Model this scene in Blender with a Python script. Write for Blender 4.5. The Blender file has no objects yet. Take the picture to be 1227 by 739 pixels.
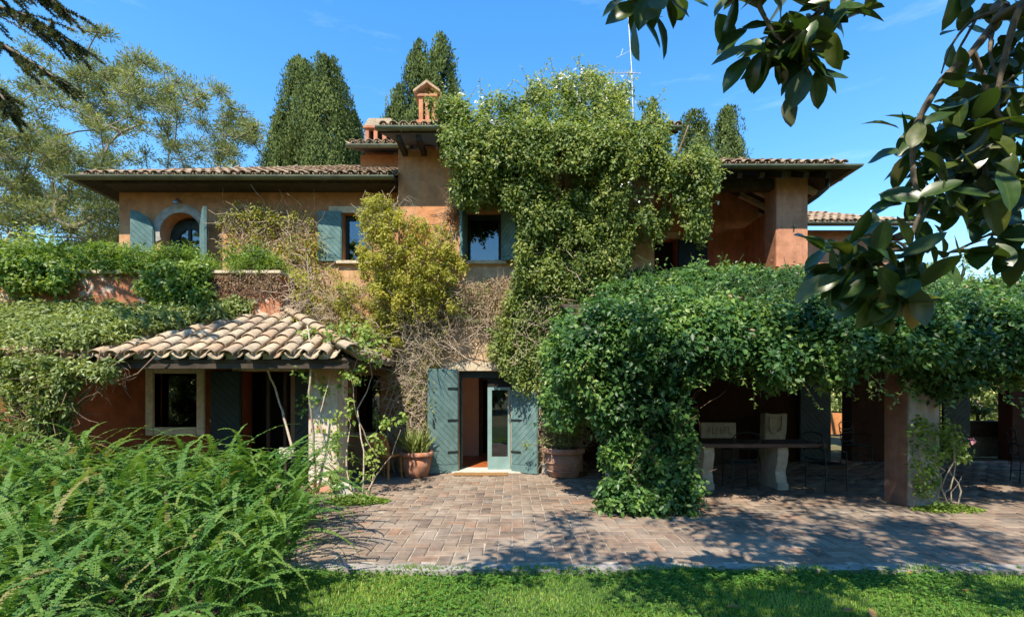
import bpy, bmesh, math, random
import numpy as np
from mathutils import Vector, Matrix

R = math.radians
# ------------------------------------------------------------------ camera
scene = bpy.context.scene
col = scene.collection
F = 580.0                      # focal length in photo pixels (photo is 1227 x 739)
EYE = 1.65
HY = 471.0                     # horizon row in the photo
cam_d = bpy.data.cameras.new('camera')
cam = bpy.data.objects.new('camera', cam_d)
col.objects.link(cam)
cam.location = (0, 0, EYE)
cam.rotation_euler = (R(90), 0, 0)
cam_d.sensor_width = 36.0
cam_d.lens = 36.0 * F / 1227.0
cam_d.shift_y = (HY - 369.5) / 1227.0
cam_d.clip_start = 0.05
cam_d.clip_end = 3000
scene.camera = cam
# ------------------------------------------------------------------ light
SUN_EL, SUN_AZ = 55.0, 17.0    # sun behind the camera, to its left
sdir = Vector((-math.sin(R(SUN_AZ)) * math.cos(R(SUN_EL)), -math.cos(R(SUN_AZ)) * math.cos(R(SUN_EL)), math.sin(R(SUN_EL))))
world = bpy.data.worlds.new('World')
scene.world = world
world.use_nodes = True
wn = world.node_tree.nodes
bg = wn['Background']
sky = wn.new('ShaderNodeTexSky')
sky.sky_type = 'NISHITA'
sky.sun_disc = False
sky.sun_elevation = R(SUN_EL)
sky.sun_rotation = R(180 + SUN_AZ)
sky.altitude = 0
sky.air_density = 1.3
sky.dust_density = 0.0
sky.ozone_density = 1.5
hsv = wn.new('ShaderNodeHueSaturation')
hsv.inputs['Saturation'].default_value = 1.38
world.node_tree.links.new(sky.outputs[0], hsv.inputs['Color'])
tc = wn.new('ShaderNodeTexCoord'); mpw = wn.new('ShaderNodeMapping'); mpw.inputs['Scale'].default_value = (1.6, 1.6, 9.0)
cn = wn.new('ShaderNodeTexNoise'); cn.inputs['Scale'].default_value = 2.3; cn.inputs['Detail'].default_value = 7; cn.inputs['Roughness'].default_value = 0.62
cr_n = wn.new('ShaderNodeValToRGB'); cr_n.color_ramp.elements[0].position = 0.6; cr_n.color_ramp.elements[1].position = 0.95
cr_n.color_ramp.elements[1].color = (0.24, 0.24, 0.24, 1)
mxw = wn.new('ShaderNodeMix'); mxw.data_type = 'RGBA'; mxw.inputs[7].default_value = (5.5, 6.0, 6.6, 1)
wl = world.node_tree.links
wl.new(tc.outputs['Generated'], mpw.inputs[0]); wl.new(mpw.outputs[0], cn.inputs['Vector']); wl.new(cn.outputs[0], cr_n.inputs[0]); wl.new(cr_n.outputs[0], mxw.inputs[0])
wl.new(hsv.outputs[0], mxw.inputs[6]); wl.new(mxw.outputs[2], bg.inputs[0])
bg.inputs[1].default_value = 0.15
sun_d = bpy.data.lights.new('sun', 'SUN')
sun_d.energy = 4.4
sun_d.angle = R(0.53)
sun_d.color = (1.0, 0.91, 0.76)
sun = bpy.data.objects.new('sun', sun_d)
col.objects.link(sun)
sun.rotation_euler = sdir.to_track_quat('Z', 'Y').to_euler()
sun.location = (-6, -12, 14)
scene.view_settings.view_transform = 'Standard'
scene.view_settings.look = 'None'
scene.view_settings.exposure = 1.06
scene.view_settings.gamma = 1.0
scene.cycles.max_bounces = 6
scene.cycles.diffuse_bounces = 4
scene.cycles.transmission_bounces = 4
scene.cycles.transparent_max_bounces = 6
scene.cycles.caustics_reflective = False
scene.cycles.caustics_refractive = False
scene.cycles.use_denoising = True

# ------------------------------------------------------------------ helpers
rng = np.random.default_rng(7)
random.seed(7)
WM = {}                        # world matrices of parents


def P(px, py, Y):
    """point at distance Y seen at photo pixel px, py"""
    return Vector(((px - 613.5) * Y / F, Y, EYE + (HY - py) * Y / F))


def PA(px, py, Y):
    px, py, Y = np.broadcast_arrays(np.asarray(px, float), np.asarray(py, float), np.asarray(Y, float))
    return np.stack([(px - 613.5) * Y / F, Y, EYE + (HY - py) * Y / F], -1)


def tag(o, label=None, cat=None, group=None, kind=None):
    if label: o['label'] = label
    if cat: o['category'] = cat
    if group: o['group'] = group
    if kind: o['kind'] = kind
    return o


def link(o, parent=None, mat4=None, local=False):
    col.objects.link(o)
    m = mat4.copy() if mat4 is not None else Matrix.Identity(4)
    if parent is not None:
        o.parent = parent
        if not local and parent.name in WM:
            o.matrix_parent_inverse = WM[parent.name].inverted()
        if local and parent.name in WM:
            o.matrix_basis = m
            WM[o.name] = WM[parent.name] @ m
            return o
    o.matrix_basis = m
    WM[o.name] = m
    return o


def empty(name, loc=(0, 0, 0), label=None, cat=None, group=None, rz=0):
    o = bpy.data.objects.new(name, None)
    link(o, None, Matrix.Translation(loc) @ Matrix.Rotation(rz, 4, 'Z'))
    return tag(o, label, cat, group)


def mk(name, me, mat=None, parent=None, mat4=None, local=False):
    o = bpy.data.objects.new(name, me)
    if mat is not None and len(me.materials) == 0:
        me.materials.append(mat)
    return link(o, parent, mat4, local)


def mesh(name, V, Fc, mat=None, parent=None, smooth=False, mat4=None, local=False):
    me = bpy.data.meshes.new(name)
    me.from_pydata([tuple(v) for v in V], [], Fc)
    me.update()
    if smooth:
        me.polygons.foreach_set('use_smooth', [True] * len(me.polygons))
    return mk(name, me, mat, parent, mat4, local)


def npmesh(name, V, Fc, rnd=None, smooth=False):
    V = np.ascontiguousarray(V, dtype=np.float32)
    Fc = np.ascontiguousarray(Fc, dtype=np.int32)
    n, k = Fc.shape
    me = bpy.data.meshes.new(name)
    me.vertices.add(len(V)); me.loops.add(n * k); me.polygons.add(n)
    me.vertices.foreach_set('co', V.ravel())
    me.loops.foreach_set('vertex_index', Fc.ravel())
    me.polygons.foreach_set('loop_start', np.arange(0, n * k, k, dtype=np.int32))
    me.update(calc_edges=True)
    if smooth:
        me.polygons.foreach_set('use_smooth', np.ones(n, dtype=bool))
    if rnd is not None:
        a = me.attributes.new('rnd', 'FLOAT', 'FACE')
        a.data.foreach_set('value', np.ascontiguousarray(rnd, dtype=np.float32))
    return me


class MB:
    """collects boxes, prisms and tubes into one mesh"""
    def __init__(s): s.V = []; s.F = []
    def add(s, V, Fc):
        b = len(s.V); s.V += [tuple(v) for v in V]; s.F += [tuple(i + b for i in f) for f in Fc]; return s
    def box(s, x0, x1, y0, y1, z0, z1, m=None):
        V = [Vector(p) for p in ((x0, y0, z0), (x1, y0, z0), (x1, y1, z0), (x0, y1, z0), (x0, y0, z1), (x1, y0, z1), (x1, y1, z1), (x0, y1, z1))]
        if m is not None: V = [m @ v for v in V]
        return s.add(V, [(0, 3, 2, 1), (4, 5, 6, 7), (0, 1, 5, 4), (1, 2, 6, 5), (2, 3, 7, 6), (3, 0, 4, 7)])
    def tube(s, pts, r, k=8, cap=True):
        pts = [Vector(p) for p in pts]; n = len(pts)
        rs = r if hasattr(r, '__len__') else [r] * n
        V = []; Fc = []; prev = None
        for i, p in enumerate(pts):
            t = (pts[min(i + 1, n - 1)] - pts[max(i - 1, 0)]).normalized()
            if prev is None:
                a = t.orthogonal().normalized()
            else:
                a = (prev - t * prev.dot(t))
                a = a.normalized() if a.length > 1e-6 else t.orthogonal().normalized()
            prev = a; b = t.cross(a)
            for j in range(k):
                an = 2 * math.pi * j / k
                V.append(p + (a * math.cos(an) + b * math.sin(an)) * rs[i])
        for i in range(n - 1):
            for j in range(k):
                Fc.append((i * k + j, i * k + (j + 1) % k, (i + 1) * k + (j + 1) % k, (i + 1) * k + j))
        if cap:
            Fc.append(tuple(reversed(range(k)))); Fc.append(tuple((n - 1) * k + j for j in range(k)))
        return s.add(V, Fc)
    def lathe(s, prof, cx=0, cy=0, k=28, cap=True):
        V = []; Fc = []; n = len(prof)
        for r, z in prof:
            for j in range(k):
                an = 2 * math.pi * j / k
                V.append((cx + r * math.cos(an), cy + r * math.sin(an), z))
        for i in range(n - 1):
            for j in range(k):
                Fc.append((i * k + j, i * k + (j + 1) % k, (i + 1) * k + (j + 1) % k, (i + 1) * k + j))
        if cap:
            Fc.append(tuple(reversed(range(k)))); Fc.append(tuple((n - 1) * k + j for j in range(k)))
        return s.add(V, Fc)
    def prism(s, poly, axis, a0, a1):
        """poly of 2-D points extruded; axis 'y': (x,z) from y=a0 to a1; 'x': (y,z); 'z': (x,y)"""
        def p3(p, a):
            return {'y': (p[0], a, p[1]), 'x': (a, p[0], p[1]), 'z': (p[0], p[1], a)}[axis]
        n = len(poly)
        V = [p3(p, a0) for p in poly] + [p3(p, a1) for p in poly]
        Fc = [tuple(range(n)), tuple(reversed(range(n, 2 * n)))] + [(i, i + n, (i + 1) % n + n, (i + 1) % n) for i in range(n)]
        return s.add(V, Fc)
    def build(s, name, mat, parent=None, smooth=False, mat4=None, local=False, bevel=0, recalc=True):
        me = bpy.data.meshes.new(name)
        me.from_pydata(s.V, [], s.F); me.update()
        if recalc or bevel:
            bm = bmesh.new(); bm.from_mesh(me)
            if bevel:
                bmesh.ops.bevel(bm, geom=bm.edges[:], offset=bevel, segments=2, affect='EDGES', clamp_overlap=True)
            bmesh.ops.recalc_face_normals(bm, faces=bm.faces[:])
            bm.to_mesh(me); bm.free()
        if smooth:
            me.polygons.foreach_set('use_smooth', [True] * len(me.polygons))
        return mk(name, me, mat, parent, mat4, local)


def edges_tubes(A, B, ra, rb, k=4):
    """many straight tapered tubes as numpy arrays"""
    A = np.asarray(A, float); B = np.asarray(B, float); n = len(A)
    ra = np.broadcast_to(ra, n); rb = np.broadcast_to(rb, n)
    t = B - A; t /= np.linalg.norm(t, axis=1, keepdims=True) + 1e-9
    ref = np.where(np.abs(t[:, 2:3]) < 0.9, np.array([[0, 0, 1.0]]), np.array([[1.0, 0, 0]]))
    a = np.cross(t, ref); a /= np.linalg.norm(a, axis=1, keepdims=True) + 1e-9
    b = np.cross(t, a)
    an = 2 * np.pi * np.arange(k) / k
    ring = a[:, None] * np.cos(an)[None, :, None] + b[:, None] * np.sin(an)[None, :, None]
    V = np.concatenate([A[:, None] + ring * ra[:, None, None], B[:, None] + ring * rb[:, None, None]], 1).reshape(-1, 3)
    j = np.arange(k); q = np.stack([j, (j + 1) % k, (j + 1) % k + k, j + k], 1)
    Fc = (np.arange(n) * 2 * k)[:, None, None] + q[None]
    return V, Fc.reshape(-1, 4)


def unit(v):
    return v / (np.linalg.norm(v, axis=-1, keepdims=True) + 1e-9)


def leaf_arrays(pos, nrm, d, L, W, fold=0.15, droop=0.0, base=0):
    """folded rhombus leaves: two triangles each"""
    n = len(pos)
    L = np.broadcast_to(L, n)[:, None]; W = np.broadcast_to(W, n)[:, None]
    nrm = unit(nrm)
    d = unit(d - nrm * np.sum(d * nrm, 1, keepdims=True))
    s = np.cross(nrm, d)
    mid = pos + d * L * 0.45
    tip = pos + d * L; tip[:, 2] -= (droop * L)[:, 0]
    l = mid + s * W / 2 + nrm * fold * W
    r = mid - s * W / 2 + nrm * fold * W
    V = np.stack([pos, r, tip, l], 1).reshape(-1, 3)
    i = np.arange(n)[:, None] * 4 + base
    Fc = np.stack([i + np.array([[0, 1, 2]]), i + np.array([[0, 2, 3]])], 1).reshape(-1, 3)
    return V, Fc


def foliage(name, pos, out, L, W, mat, parent, rndc=None, spread=0.6, up=0.35, hang=0.3, fold=0.15, droop=0.1, seed=0, kind=True):
    """leaves at pos, facing roughly out + up"""
    r = np.random.default_rng(seed + 101)
    n = len(pos)
    nrm = unit(unit(out) + np.array([0, 0, up]) + r.normal(0, spread, (n, 3)))
    d = r.normal(0, 1, (n, 3)) + unit(out) * 0.4 + np.array([0, 0, -hang])
    sc = r.uniform(0.5, 1.35, n)
    V, Fc = leaf_arrays(pos, nrm, d, L * sc, W * sc, fold, droop)
    if rndc is None: rndc = np.full(n, 0.5)
    rnd = np.clip(rndc + r.normal(0, 0.16, n), 0, 1)
    me = npmesh(name, V, Fc, np.repeat(rnd, 2))
    o = mk(name, me, mat, parent)
    if kind and parent is not None: o['kind'] = 'stuff'
    return o


def clumps(r, C, rad, per, squash=1.0, hollow=0.55):
    """leaf positions in balls round the centres C"""
    C = np.asarray(C, float); n = len(C)
    rad = np.broadcast_to(rad, n)
    per = np.broadcast_to(per, n).astype(int)
    idx = np.repeat(np.arange(n), per)
    u = unit(r.normal(0, 1, (len(idx), 3)))
    rr = r.uniform(0, 1, len(idx)) ** hollow
    off = u * (rr * rad[idx])[:, None]
    off[:, 2] *= squash
    crnd = r.uniform(0.2, 0.8, n)
    return C[idx] + off, u, crnd[idx], idx


def inpoly(x, y, poly):
    x = np.asarray(x); y = np.asarray(y); c = np.zeros(x.shape, bool); n = len(poly); j = n - 1
    for i in range(n):
        xi, yi = poly[i]; xj, yj = poly[j]
        if yi != yj:
            c ^= ((yi > y) != (yj > y)) & (x < (xj - xi) * (y - yi) / (yj - yi) + xi)
        j = i
    return c


def sample_poly(r, poly, n):
    p = np.array(poly); lo = p.min(0); hi = p.max(0); out = np.zeros((0, 2))
    while len(out) < n:
        q = r.uniform(lo, hi, (n * 3, 2)); out = np.concatenate([out, q[inpoly(q[:, 0], q[:, 1], poly)]])
    return out[:n]


def clip_convex(poly, clip):
    """Sutherland-Hodgman; clip is convex and counter-clockwise"""
    out = list(poly)
    for i in range(len(clip)):
        a = clip[i]; b = clip[(i + 1) % len(clip)]; inp = out; out = []
        def side(p): return (b[0] - a[0]) * (p[1] - a[1]) - (b[1] - a[1]) * (p[0] - a[0])
        for j in range(len(inp)):
            p = inp[j]; q = inp[(j + 1) % len(inp)]; sp, sq = side(p), side(q)
            if sp >= 0: out.append(p)
            if (sp > 0 and sq < 0) or (sp < 0 and sq > 0):
                t = sp / (sp - sq); out.append((p[0] + (q[0] - p[0]) * t, p[1] + (q[1] - p[1]) * t))
        if len(out) < 3: return []
    return out


# ------------------------------------------------------------------ materials
def new_mat(name):
    m = bpy.data.materials.new(name); m.use_nodes = True
    nt = m.node_tree; b = nt.nodes['Principled BSDF']
    return m, nt, b


def ramp_node(nt, stops, interp='LINEAR'):
    n = nt.nodes.new('ShaderNodeValToRGB'); n.color_ramp.interpolation = interp
    e = n.color_ramp.elements
    e[0].position, e[0].color = stops[0][0], (*stops[0][1], 1)
    e[1].position, e[1].color = stops[-1][0], (*stops[-1][1], 1)
    for p, c in stops[1:-1]:
        x = e.new(p); x.color = (*c, 1)
    return n


def noise(nt, scale, detail=5, rough=0.6, vec=None, dist=0):
    n = nt.nodes.new('ShaderNodeTexNoise'); n.inputs['Scale'].default_value = scale
    n.inputs['Detail'].default_value = detail; n.inputs['Roughness'].default_value = rough; n.inputs['Distortion'].default_value = dist
    if vec is not None: nt.links.new(vec, n.inputs['Vector'])
    return n


def pos_vec(nt, scale=(1, 1, 1)):
    g = nt.nodes.new('ShaderNodeNewGeometry')
    mp = nt.nodes.new('ShaderNodeMapping'); mp.inputs['Scale'].default_value = scale
    nt.links.new(g.outputs['Position'], mp.inputs['Vector'])
    return mp.outputs[0]


def mixc(nt, fac, a, b, mode='MIX'):
    n = nt.nodes.new('ShaderNodeMix'); n.data_type = 'RGBA'; n.blend_type = mode
    for s, v in ((n.inputs[0], fac), (n.inputs[6], a), (n.inputs[7], b)):
        if hasattr(v, 'is_linked') or hasattr(v, 'links'): nt.links.new(v, s)
        elif isinstance(v, tuple): s.default_value = (*v, 1)
        else: s.default_value = v
    return n.outputs[2]


def bump(nt, b, h, strength=0.3, dist=0.02):
    n = nt.nodes.new('ShaderNodeBump'); n.inputs['Strength'].default_value = strength; n.inputs['Distance'].default_value = dist
    nt.links.new(h, n.inputs['Height']); nt.links.new(n.outputs[0], b.inputs['Normal'])


def simple(name, c, rough=0.7, metal=0.0, var=0.25, scale=9, bmp=0.15, spec=0.3):
    m, nt, b = new_mat(name)
    v = pos_vec(nt)
    n = noise(nt, scale, 6, 0.65, v)
    lo = tuple(x * (1 - var) for x in c); hi = tuple(min(1, x * (1 + var)) for x in c)
    r = ramp_node(nt, [(0.3, lo), (0.7, hi)]); nt.links.new(n.outputs[0], r.inputs[0])
    nt.links.new(r.outputs[0], b.inputs['Base Color'])
    b.inputs['Roughness'].default_value = rough; b.inputs['Metallic'].default_value = metal
    b.inputs['Specular IOR Level'].default_value = spec
    n2 = noise(nt, scale * 7, 4, 0.6, v)
    if bmp: bump(nt, b, n2.outputs[0], bmp, 0.01)
    return m


def plaster(name, c1, c2, stain, top=None, top_z=None, seed=0.0, peel=None):
    """weathered lime plaster: two tones, streaks, worn patches"""
    m, nt, b = new_mat(name)
    v = pos_vec(nt); vs = pos_vec(nt, (5.0, 5.0, 0.35))
    n1 = noise(nt, 0.9 + seed, 7, 0.62, v); n2 = noise(nt, 4.5, 8, 0.7, v); n3 = noise(nt, 1.3, 6, 0.65, vs); n4 = noise(nt, 46, 4, 0.6, v)
    r1 = ramp_node(nt, [(0.35, c1), (0.65, c2)]); nt.links.new(n1.outputs[0], r1.inputs[0])
    cc = r1.outputs[0]
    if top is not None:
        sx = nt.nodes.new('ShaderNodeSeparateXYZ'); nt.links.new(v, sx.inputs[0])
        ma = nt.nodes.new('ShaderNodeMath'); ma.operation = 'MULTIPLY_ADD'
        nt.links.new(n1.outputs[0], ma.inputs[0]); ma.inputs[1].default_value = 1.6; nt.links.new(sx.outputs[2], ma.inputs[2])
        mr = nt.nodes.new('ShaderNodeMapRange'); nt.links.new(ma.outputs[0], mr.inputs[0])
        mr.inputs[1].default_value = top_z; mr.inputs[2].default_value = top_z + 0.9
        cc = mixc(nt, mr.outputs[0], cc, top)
    r2 = ramp_node(nt, [(0.42, (0, 0, 0)), (0.75, (0.75, 0.75, 0.75))]); nt.links.new(n3.outputs[0], r2.inputs[0])
    cc = mixc(nt, r2.outputs[0], cc, stain)
    r3 = ramp_node(nt, [(0.35, (0.72, 0.72, 0.72)), (0.62, (1.1, 1.1, 1.1))]); nt.links.new(n2.outputs[0], r3.inputs[0])
    cc = mixc(nt, 1.0, cc, r3.outputs[0], 'MULTIPLY')
    if peel is not None:
        n5 = noise(nt, 2.2, 9, 0.72, v, 0.4)
        r5 = ramp_node(nt, [(0.54, (0, 0, 0)), (0.57, (1, 1, 1))]); nt.links.new(n5.outputs[0], r5.inputs[0])
        cc = mixc(nt, r5.outputs[0], cc, peel)
    nt.links.new(cc, b.inputs['Base Color'])
    b.inputs['Roughness'].default_value = 0.92; b.inputs['Specular IOR Level'].default_value = 0.15
    ad = nt.nodes.new('ShaderNodeMath'); ad.operation = 'MULTIPLY_ADD'
    nt.links.new(n4.outputs[0], ad.inputs[0]); ad.inputs[1].default_value = 0.4; nt.links.new(n2.outputs[0], ad.inputs[2])
    bump(nt, b, ad.outputs[0], 0.35, 0.02)
    return m


def leafmat(name, stops, trans=0.3, rough=0.45, spec=0.35, tcol=None, under=None):
    m, nt, b = new_mat(name)
    a = nt.nodes.new('ShaderNodeAttribute'); a.attribute_name = 'rnd'
    n = len(stops)
    r = ramp_node(nt, [(i / (n - 1), c) for i, c in enumerate(stops)]); nt.links.new(a.outputs['Fac'], r.inputs[0])
    c = r.outputs[0]
    if under is not None:
        g = nt.nodes.new('ShaderNodeNewGeometry')
        c = mixc(nt, g.outputs['Backfacing'], c, under)
    nt.links.new(c, b.inputs['Base Color'])
    b.inputs['Roughness'].default_value = rough; b.inputs['Specular IOR Level'].default_value = spec
    t = nt.nodes.new('ShaderNodeBsdfTranslucent')
    tc = mixc(nt, 1.0, c, tcol or (1.5, 1.45, 0.6), 'MULTIPLY'); nt.links.new(tc, t.inputs[0])
    mx = nt.nodes.new('ShaderNodeMixShader'); mx.inputs[0].default_value = trans
    nt.links.new(b.outputs[0], mx.inputs[1]); nt.links.new(t.outputs[0], mx.inputs[2])
    nt.links.new(mx.outputs[0], nt.nodes['Material Output'].inputs[0])
    return m


def objrand_mat(name, stops, rough=0.85, nscale=14, dirt=(0.1, 0.09, 0.075), dirt_amt=0.55, bmp=0.5, lichen=None):
    """colour differs from piece to piece (object random or face attribute), with grain and dirt"""
    m, nt, b = new_mat(name)
    oi = nt.nodes.new('ShaderNodeObjectInfo')
    at = nt.nodes.new('ShaderNodeAttribute'); at.attribute_name = 'rnd'
    ad = nt.nodes.new('ShaderNodeMath'); ad.operation = 'ADD'
    nt.links.new(oi.outputs['Random'], ad.inputs[0]); nt.links.new(at.outputs['Fac'], ad.inputs[1])
    fr = nt.nodes.new('ShaderNodeMath'); fr.operation = 'FRACT'; nt.links.new(ad.outputs[0], fr.inputs[0])
    n = len(stops)
    r = ramp_node(nt, [(i / (n - 1), c) for i, c in enumerate(stops)]); nt.links.new(fr.outputs[0], r.inputs[0])
    v = pos_vec(nt)
    n1 = noise(nt, nscale, 7, 0.7, v); n2 = noise(nt, nscale * 0.16, 5, 0.6, v); n3 = noise(nt, nscale * 6, 3, 0.6, v)
    rr = ramp_node(nt, [(0.35, (0.7, 0.7, 0.7)), (0.7, (1.2, 1.2, 1.2))]); nt.links.new(n1.outputs[0], rr.inputs[0])
    c = mixc(nt, 1.0, r.outputs[0], rr.outputs[0], 'MULTIPLY')
    rd = ramp_node(nt, [(0.45, (0, 0, 0)), (0.72, (dirt_amt,) * 3)]); nt.links.new(n2.outputs[0], rd.inputs[0])
    c = mixc(nt, rd.outputs[0], c, dirt)
    if lichen is not None:
        n4 = noise(nt, nscale * 1.7, 6, 0.75, v)
        rl = ramp_node(nt, [(0.55, (0, 0, 0)), (0.66, (0.8, 0.8, 0.8))]); nt.links.new(n4.outputs[0], rl.inputs[0])
        c = mixc(nt, rl.outputs[0], c, lichen)
    nt.links.new(c, b.inputs['Base Color']); b.inputs['Roughness'].default_value = rough; b.inputs['Specular IOR Level'].default_value = 0.2
    s = nt.nodes.new('ShaderNodeMath'); s.operation = 'ADD'; nt.links.new(n1.outputs[0], s.inputs[0]); nt.links.new(n3.outputs[0], s.inputs[1])
    bump(nt, b, s.outputs[0], bmp, 0.008)
    return m


M = {}
M['ochre'] = plaster('ochre_plaster', (0.50, 0.20, 0.075), (0.60, 0.26, 0.10), (0.36, 0.15, 0.07))
M['front'] = plaster('tan_and_ochre_plaster', (0.56, 0.37, 0.22), (0.66, 0.47, 0.30), (0.40, 0.25, 0.15), (0.60, 0.25, 0.10), 5.0)
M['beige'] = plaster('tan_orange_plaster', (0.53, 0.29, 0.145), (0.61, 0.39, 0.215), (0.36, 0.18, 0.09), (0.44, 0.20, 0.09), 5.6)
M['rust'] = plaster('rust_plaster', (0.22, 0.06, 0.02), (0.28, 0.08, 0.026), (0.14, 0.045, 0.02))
M['pink'] = plaster('pink_plaster', (0.46, 0.20, 0.11), (0.56, 0.27, 0.16), (0.34, 0.16, 0.10))
M['terrace'] = plaster('worn_red_terrace_plaster', (0.38, 0.13, 0.06), (0.46, 0.20, 0.11), (0.22, 0.13, 0.09), peel=(0.55, 0.42, 0.33))
M['pillar_side'] = plaster('rust_pillar_side', (0.25, 0.135, 0.098), (0.31, 0.175, 0.13), (0.18, 0.10, 0.075))
M['pillar'] = plaster('whitewashed_pillar', (0.60, 0.50, 0.42), (0.70, 0.62, 0.54), (0.42, 0.24, 0.16), peel=(0.50, 0.27, 0.18))
M['grey_pillar'] = plaster('grey_and_rust_pillar', (0.36, 0.30, 0.26), (0.44, 0.38, 0.33), (0.26, 0.15, 0.10), peel=(0.5, 0.46, 0.42))
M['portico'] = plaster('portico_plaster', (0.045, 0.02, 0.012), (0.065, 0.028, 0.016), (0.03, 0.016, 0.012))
M['stone'] = simple('travertine', (0.52, 0.43, 0.30), 0.85, var=0.25, scale=12, bmp=0.3)
M['pale_stone'] = simple('pale_marble', (0.50, 0.47, 0.40), 0.8, var=0.25, scale=8, bmp=0.3)
M['grey_stone'] = simple('grey_stone', (0.30, 0.28, 0.25), 0.9, var=0.35, scale=6, bmp=0.5)
M['table_top'] = simple('purple_grey_table_top', (0.13, 0.085, 0.08), 0.45, var=0.3, scale=7)
M['shutter'] = plaster('faded_grey_green_shutter_paint', (0.105, 0.19, 0.185), (0.135, 0.225, 0.218), (0.17, 0.235, 0.225))
M['shutter_dark'] = simple('dark_green_shutter_paint', (0.016, 0.03, 0.03), 0.55, var=0.25, scale=5, bmp=0.08)
M['shutter_blue'] = simple('blue_shutter_paint', (0.012, 0.034, 0.045), 0.55, var=0.25, scale=5, bmp=0.08)
M['door_paint'] = simple('pale_green_door_paint', (0.19, 0.29, 0.28), 0.5, var=0.15, scale=4, bmp=0.05)
M['gutter'] = simple('green_copper_gutter', (0.15, 0.16, 0.11), 0.6, metal=0.3, var=0.35, scale=3, bmp=0.1)
M['pipe'] = simple('dark_downpipe', (0.07, 0.08, 0.085), 0.45, metal=0.5)
M['wood_dark'] = simple('dark_timber', (0.05, 0.035, 0.024), 0.8, var=0.4, scale=6, bmp=0.3)
M['wood_chair'] = simple('honey_wood', (0.38, 0.17, 0.05), 0.5, var=0.25, scale=10)
M['iron'] = simple('green_black_wrought_iron', (0.02, 0.03, 0.03), 0.5, metal=0.3)
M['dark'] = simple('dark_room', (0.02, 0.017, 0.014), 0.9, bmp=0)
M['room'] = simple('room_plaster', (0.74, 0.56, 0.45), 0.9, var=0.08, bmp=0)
M['room_floor'] = simple('room_terracotta_floor', (0.36, 0.10, 0.03), 0.35, var=0.2, scale=4, bmp=0.05)
M['mat'] = simple('coir_mat', (0.27, 0.15, 0.06), 1.0, var=0.4, scale=30, bmp=0.8)
M['metal'] = simple('pale_aluminium', (0.45, 0.45, 0.45), 0.4, metal=0.8)
M['white'] = simple('white_paint', (0.72, 0.70, 0.66), 0.6, var=0.1)
M['soil'] = simple('dark_soil', (0.055, 0.04, 0.028), 1.0, var=0.5, scale=20, bmp=0.8)
M['trough'] = simple('dark_planter_trough', (0.09, 0.06, 0.045), 0.9, var=0.3)
M['bark'] = simple('grey_brown_bark', (0.17, 0.13, 0.10), 0.95, var=0.45, scale=14, bmp=0.8)
M['bark_grey'] = simple('grey_pine_twig', (0.24, 0.205, 0.17), 0.95, var=0.3, scale=14, bmp=0)
M['bark_pale'] = simple('pale_twig_bark', (0.42, 0.34, 0.25), 0.95, var=0.3, scale=20, bmp=0.4)
M['bark_mag'] = simple('magnolia_bark', (0.15, 0.115, 0.08), 0.9, var=0.4, scale=30, bmp=0.8)
M['stem'] = simple('brown_vine_stem', (0.20, 0.13, 0.085), 0.95, var=0.35, scale=25, bmp=0.4)
M['twig'] = simple('dry_tangle_twig', (0.46, 0.36, 0.26), 0.95, var=0.4, scale=18, bmp=0)
M['terracotta'] = plaster('terracotta_pot', (0.42, 0.16, 0.085), (0.50, 0.22, 0.125), (0.50, 0.36, 0.28))
M['terracotta_old'] = plaster('weathered_terracotta_pot', (0.30, 0.15, 0.10), (0.36, 0.20, 0.14), (0.36, 0.28, 0.22))
M['brickwork'] = plaster('chimney_brick', (0.46, 0.18, 0.09), (0.56, 0.27, 0.15), (0.40, 0.24, 0.17))
M['tile'] = objrand_mat('roof_tile_clay', [(0.44, 0.30, 0.19), (0.52, 0.39, 0.26), (0.42, 0.25, 0.15), (0.50, 0.40, 0.28), (0.42, 0.32, 0.22), (0.53, 0.43, 0.31)], 0.95, 10, (0.22, 0.185, 0.14), 0.75, 0.7, (0.46, 0.44, 0.34))
M['tile_grey'] = objrand_mat('weathered_roof_tile', [(0.36, 0.24, 0.16), (0.42, 0.30, 0.20), (0.30, 0.19, 0.13), (0.44, 0.33, 0.22), (0.35, 0.25, 0.17)], 0.95, 10, (0.2, 0.16, 0.12), 0.6, 0.5, (0.36, 0.34, 0.25))
M['paver'] = objrand_mat('patio_brick', [(0.20, 0.14, 0.10), (0.25, 0.185, 0.135), (0.145, 0.108, 0.085), (0.285, 0.21, 0.155), (0.19, 0.14, 0.108), (0.275, 0.165, 0.108), (0.17, 0.14, 0.118), (0.23, 0.17, 0.125)], 0.85, 9, (0.31, 0.255, 0.20), 0.85, 0.6)
M['joint'] = simple('pale_dusty_joint', (0.33, 0.285, 0.225), 1.0, var=0.5, scale=5, bmp=0.6)
M['concrete'] = simple('grey_cement_edging', (0.25, 0.225, 0.205), 0.95, var=0.35, scale=5, bmp=0.5)
M['ground'] = simple('dry_garden_earth', (0.11, 0.10, 0.045), 1.0, var=0.5, scale=0.8, bmp=0.4)
M['turf'] = simple('turf_under_grass', (0.045, 0.075, 0.02), 1.0, var=0.5, scale=5, bmp=0.5)


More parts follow.
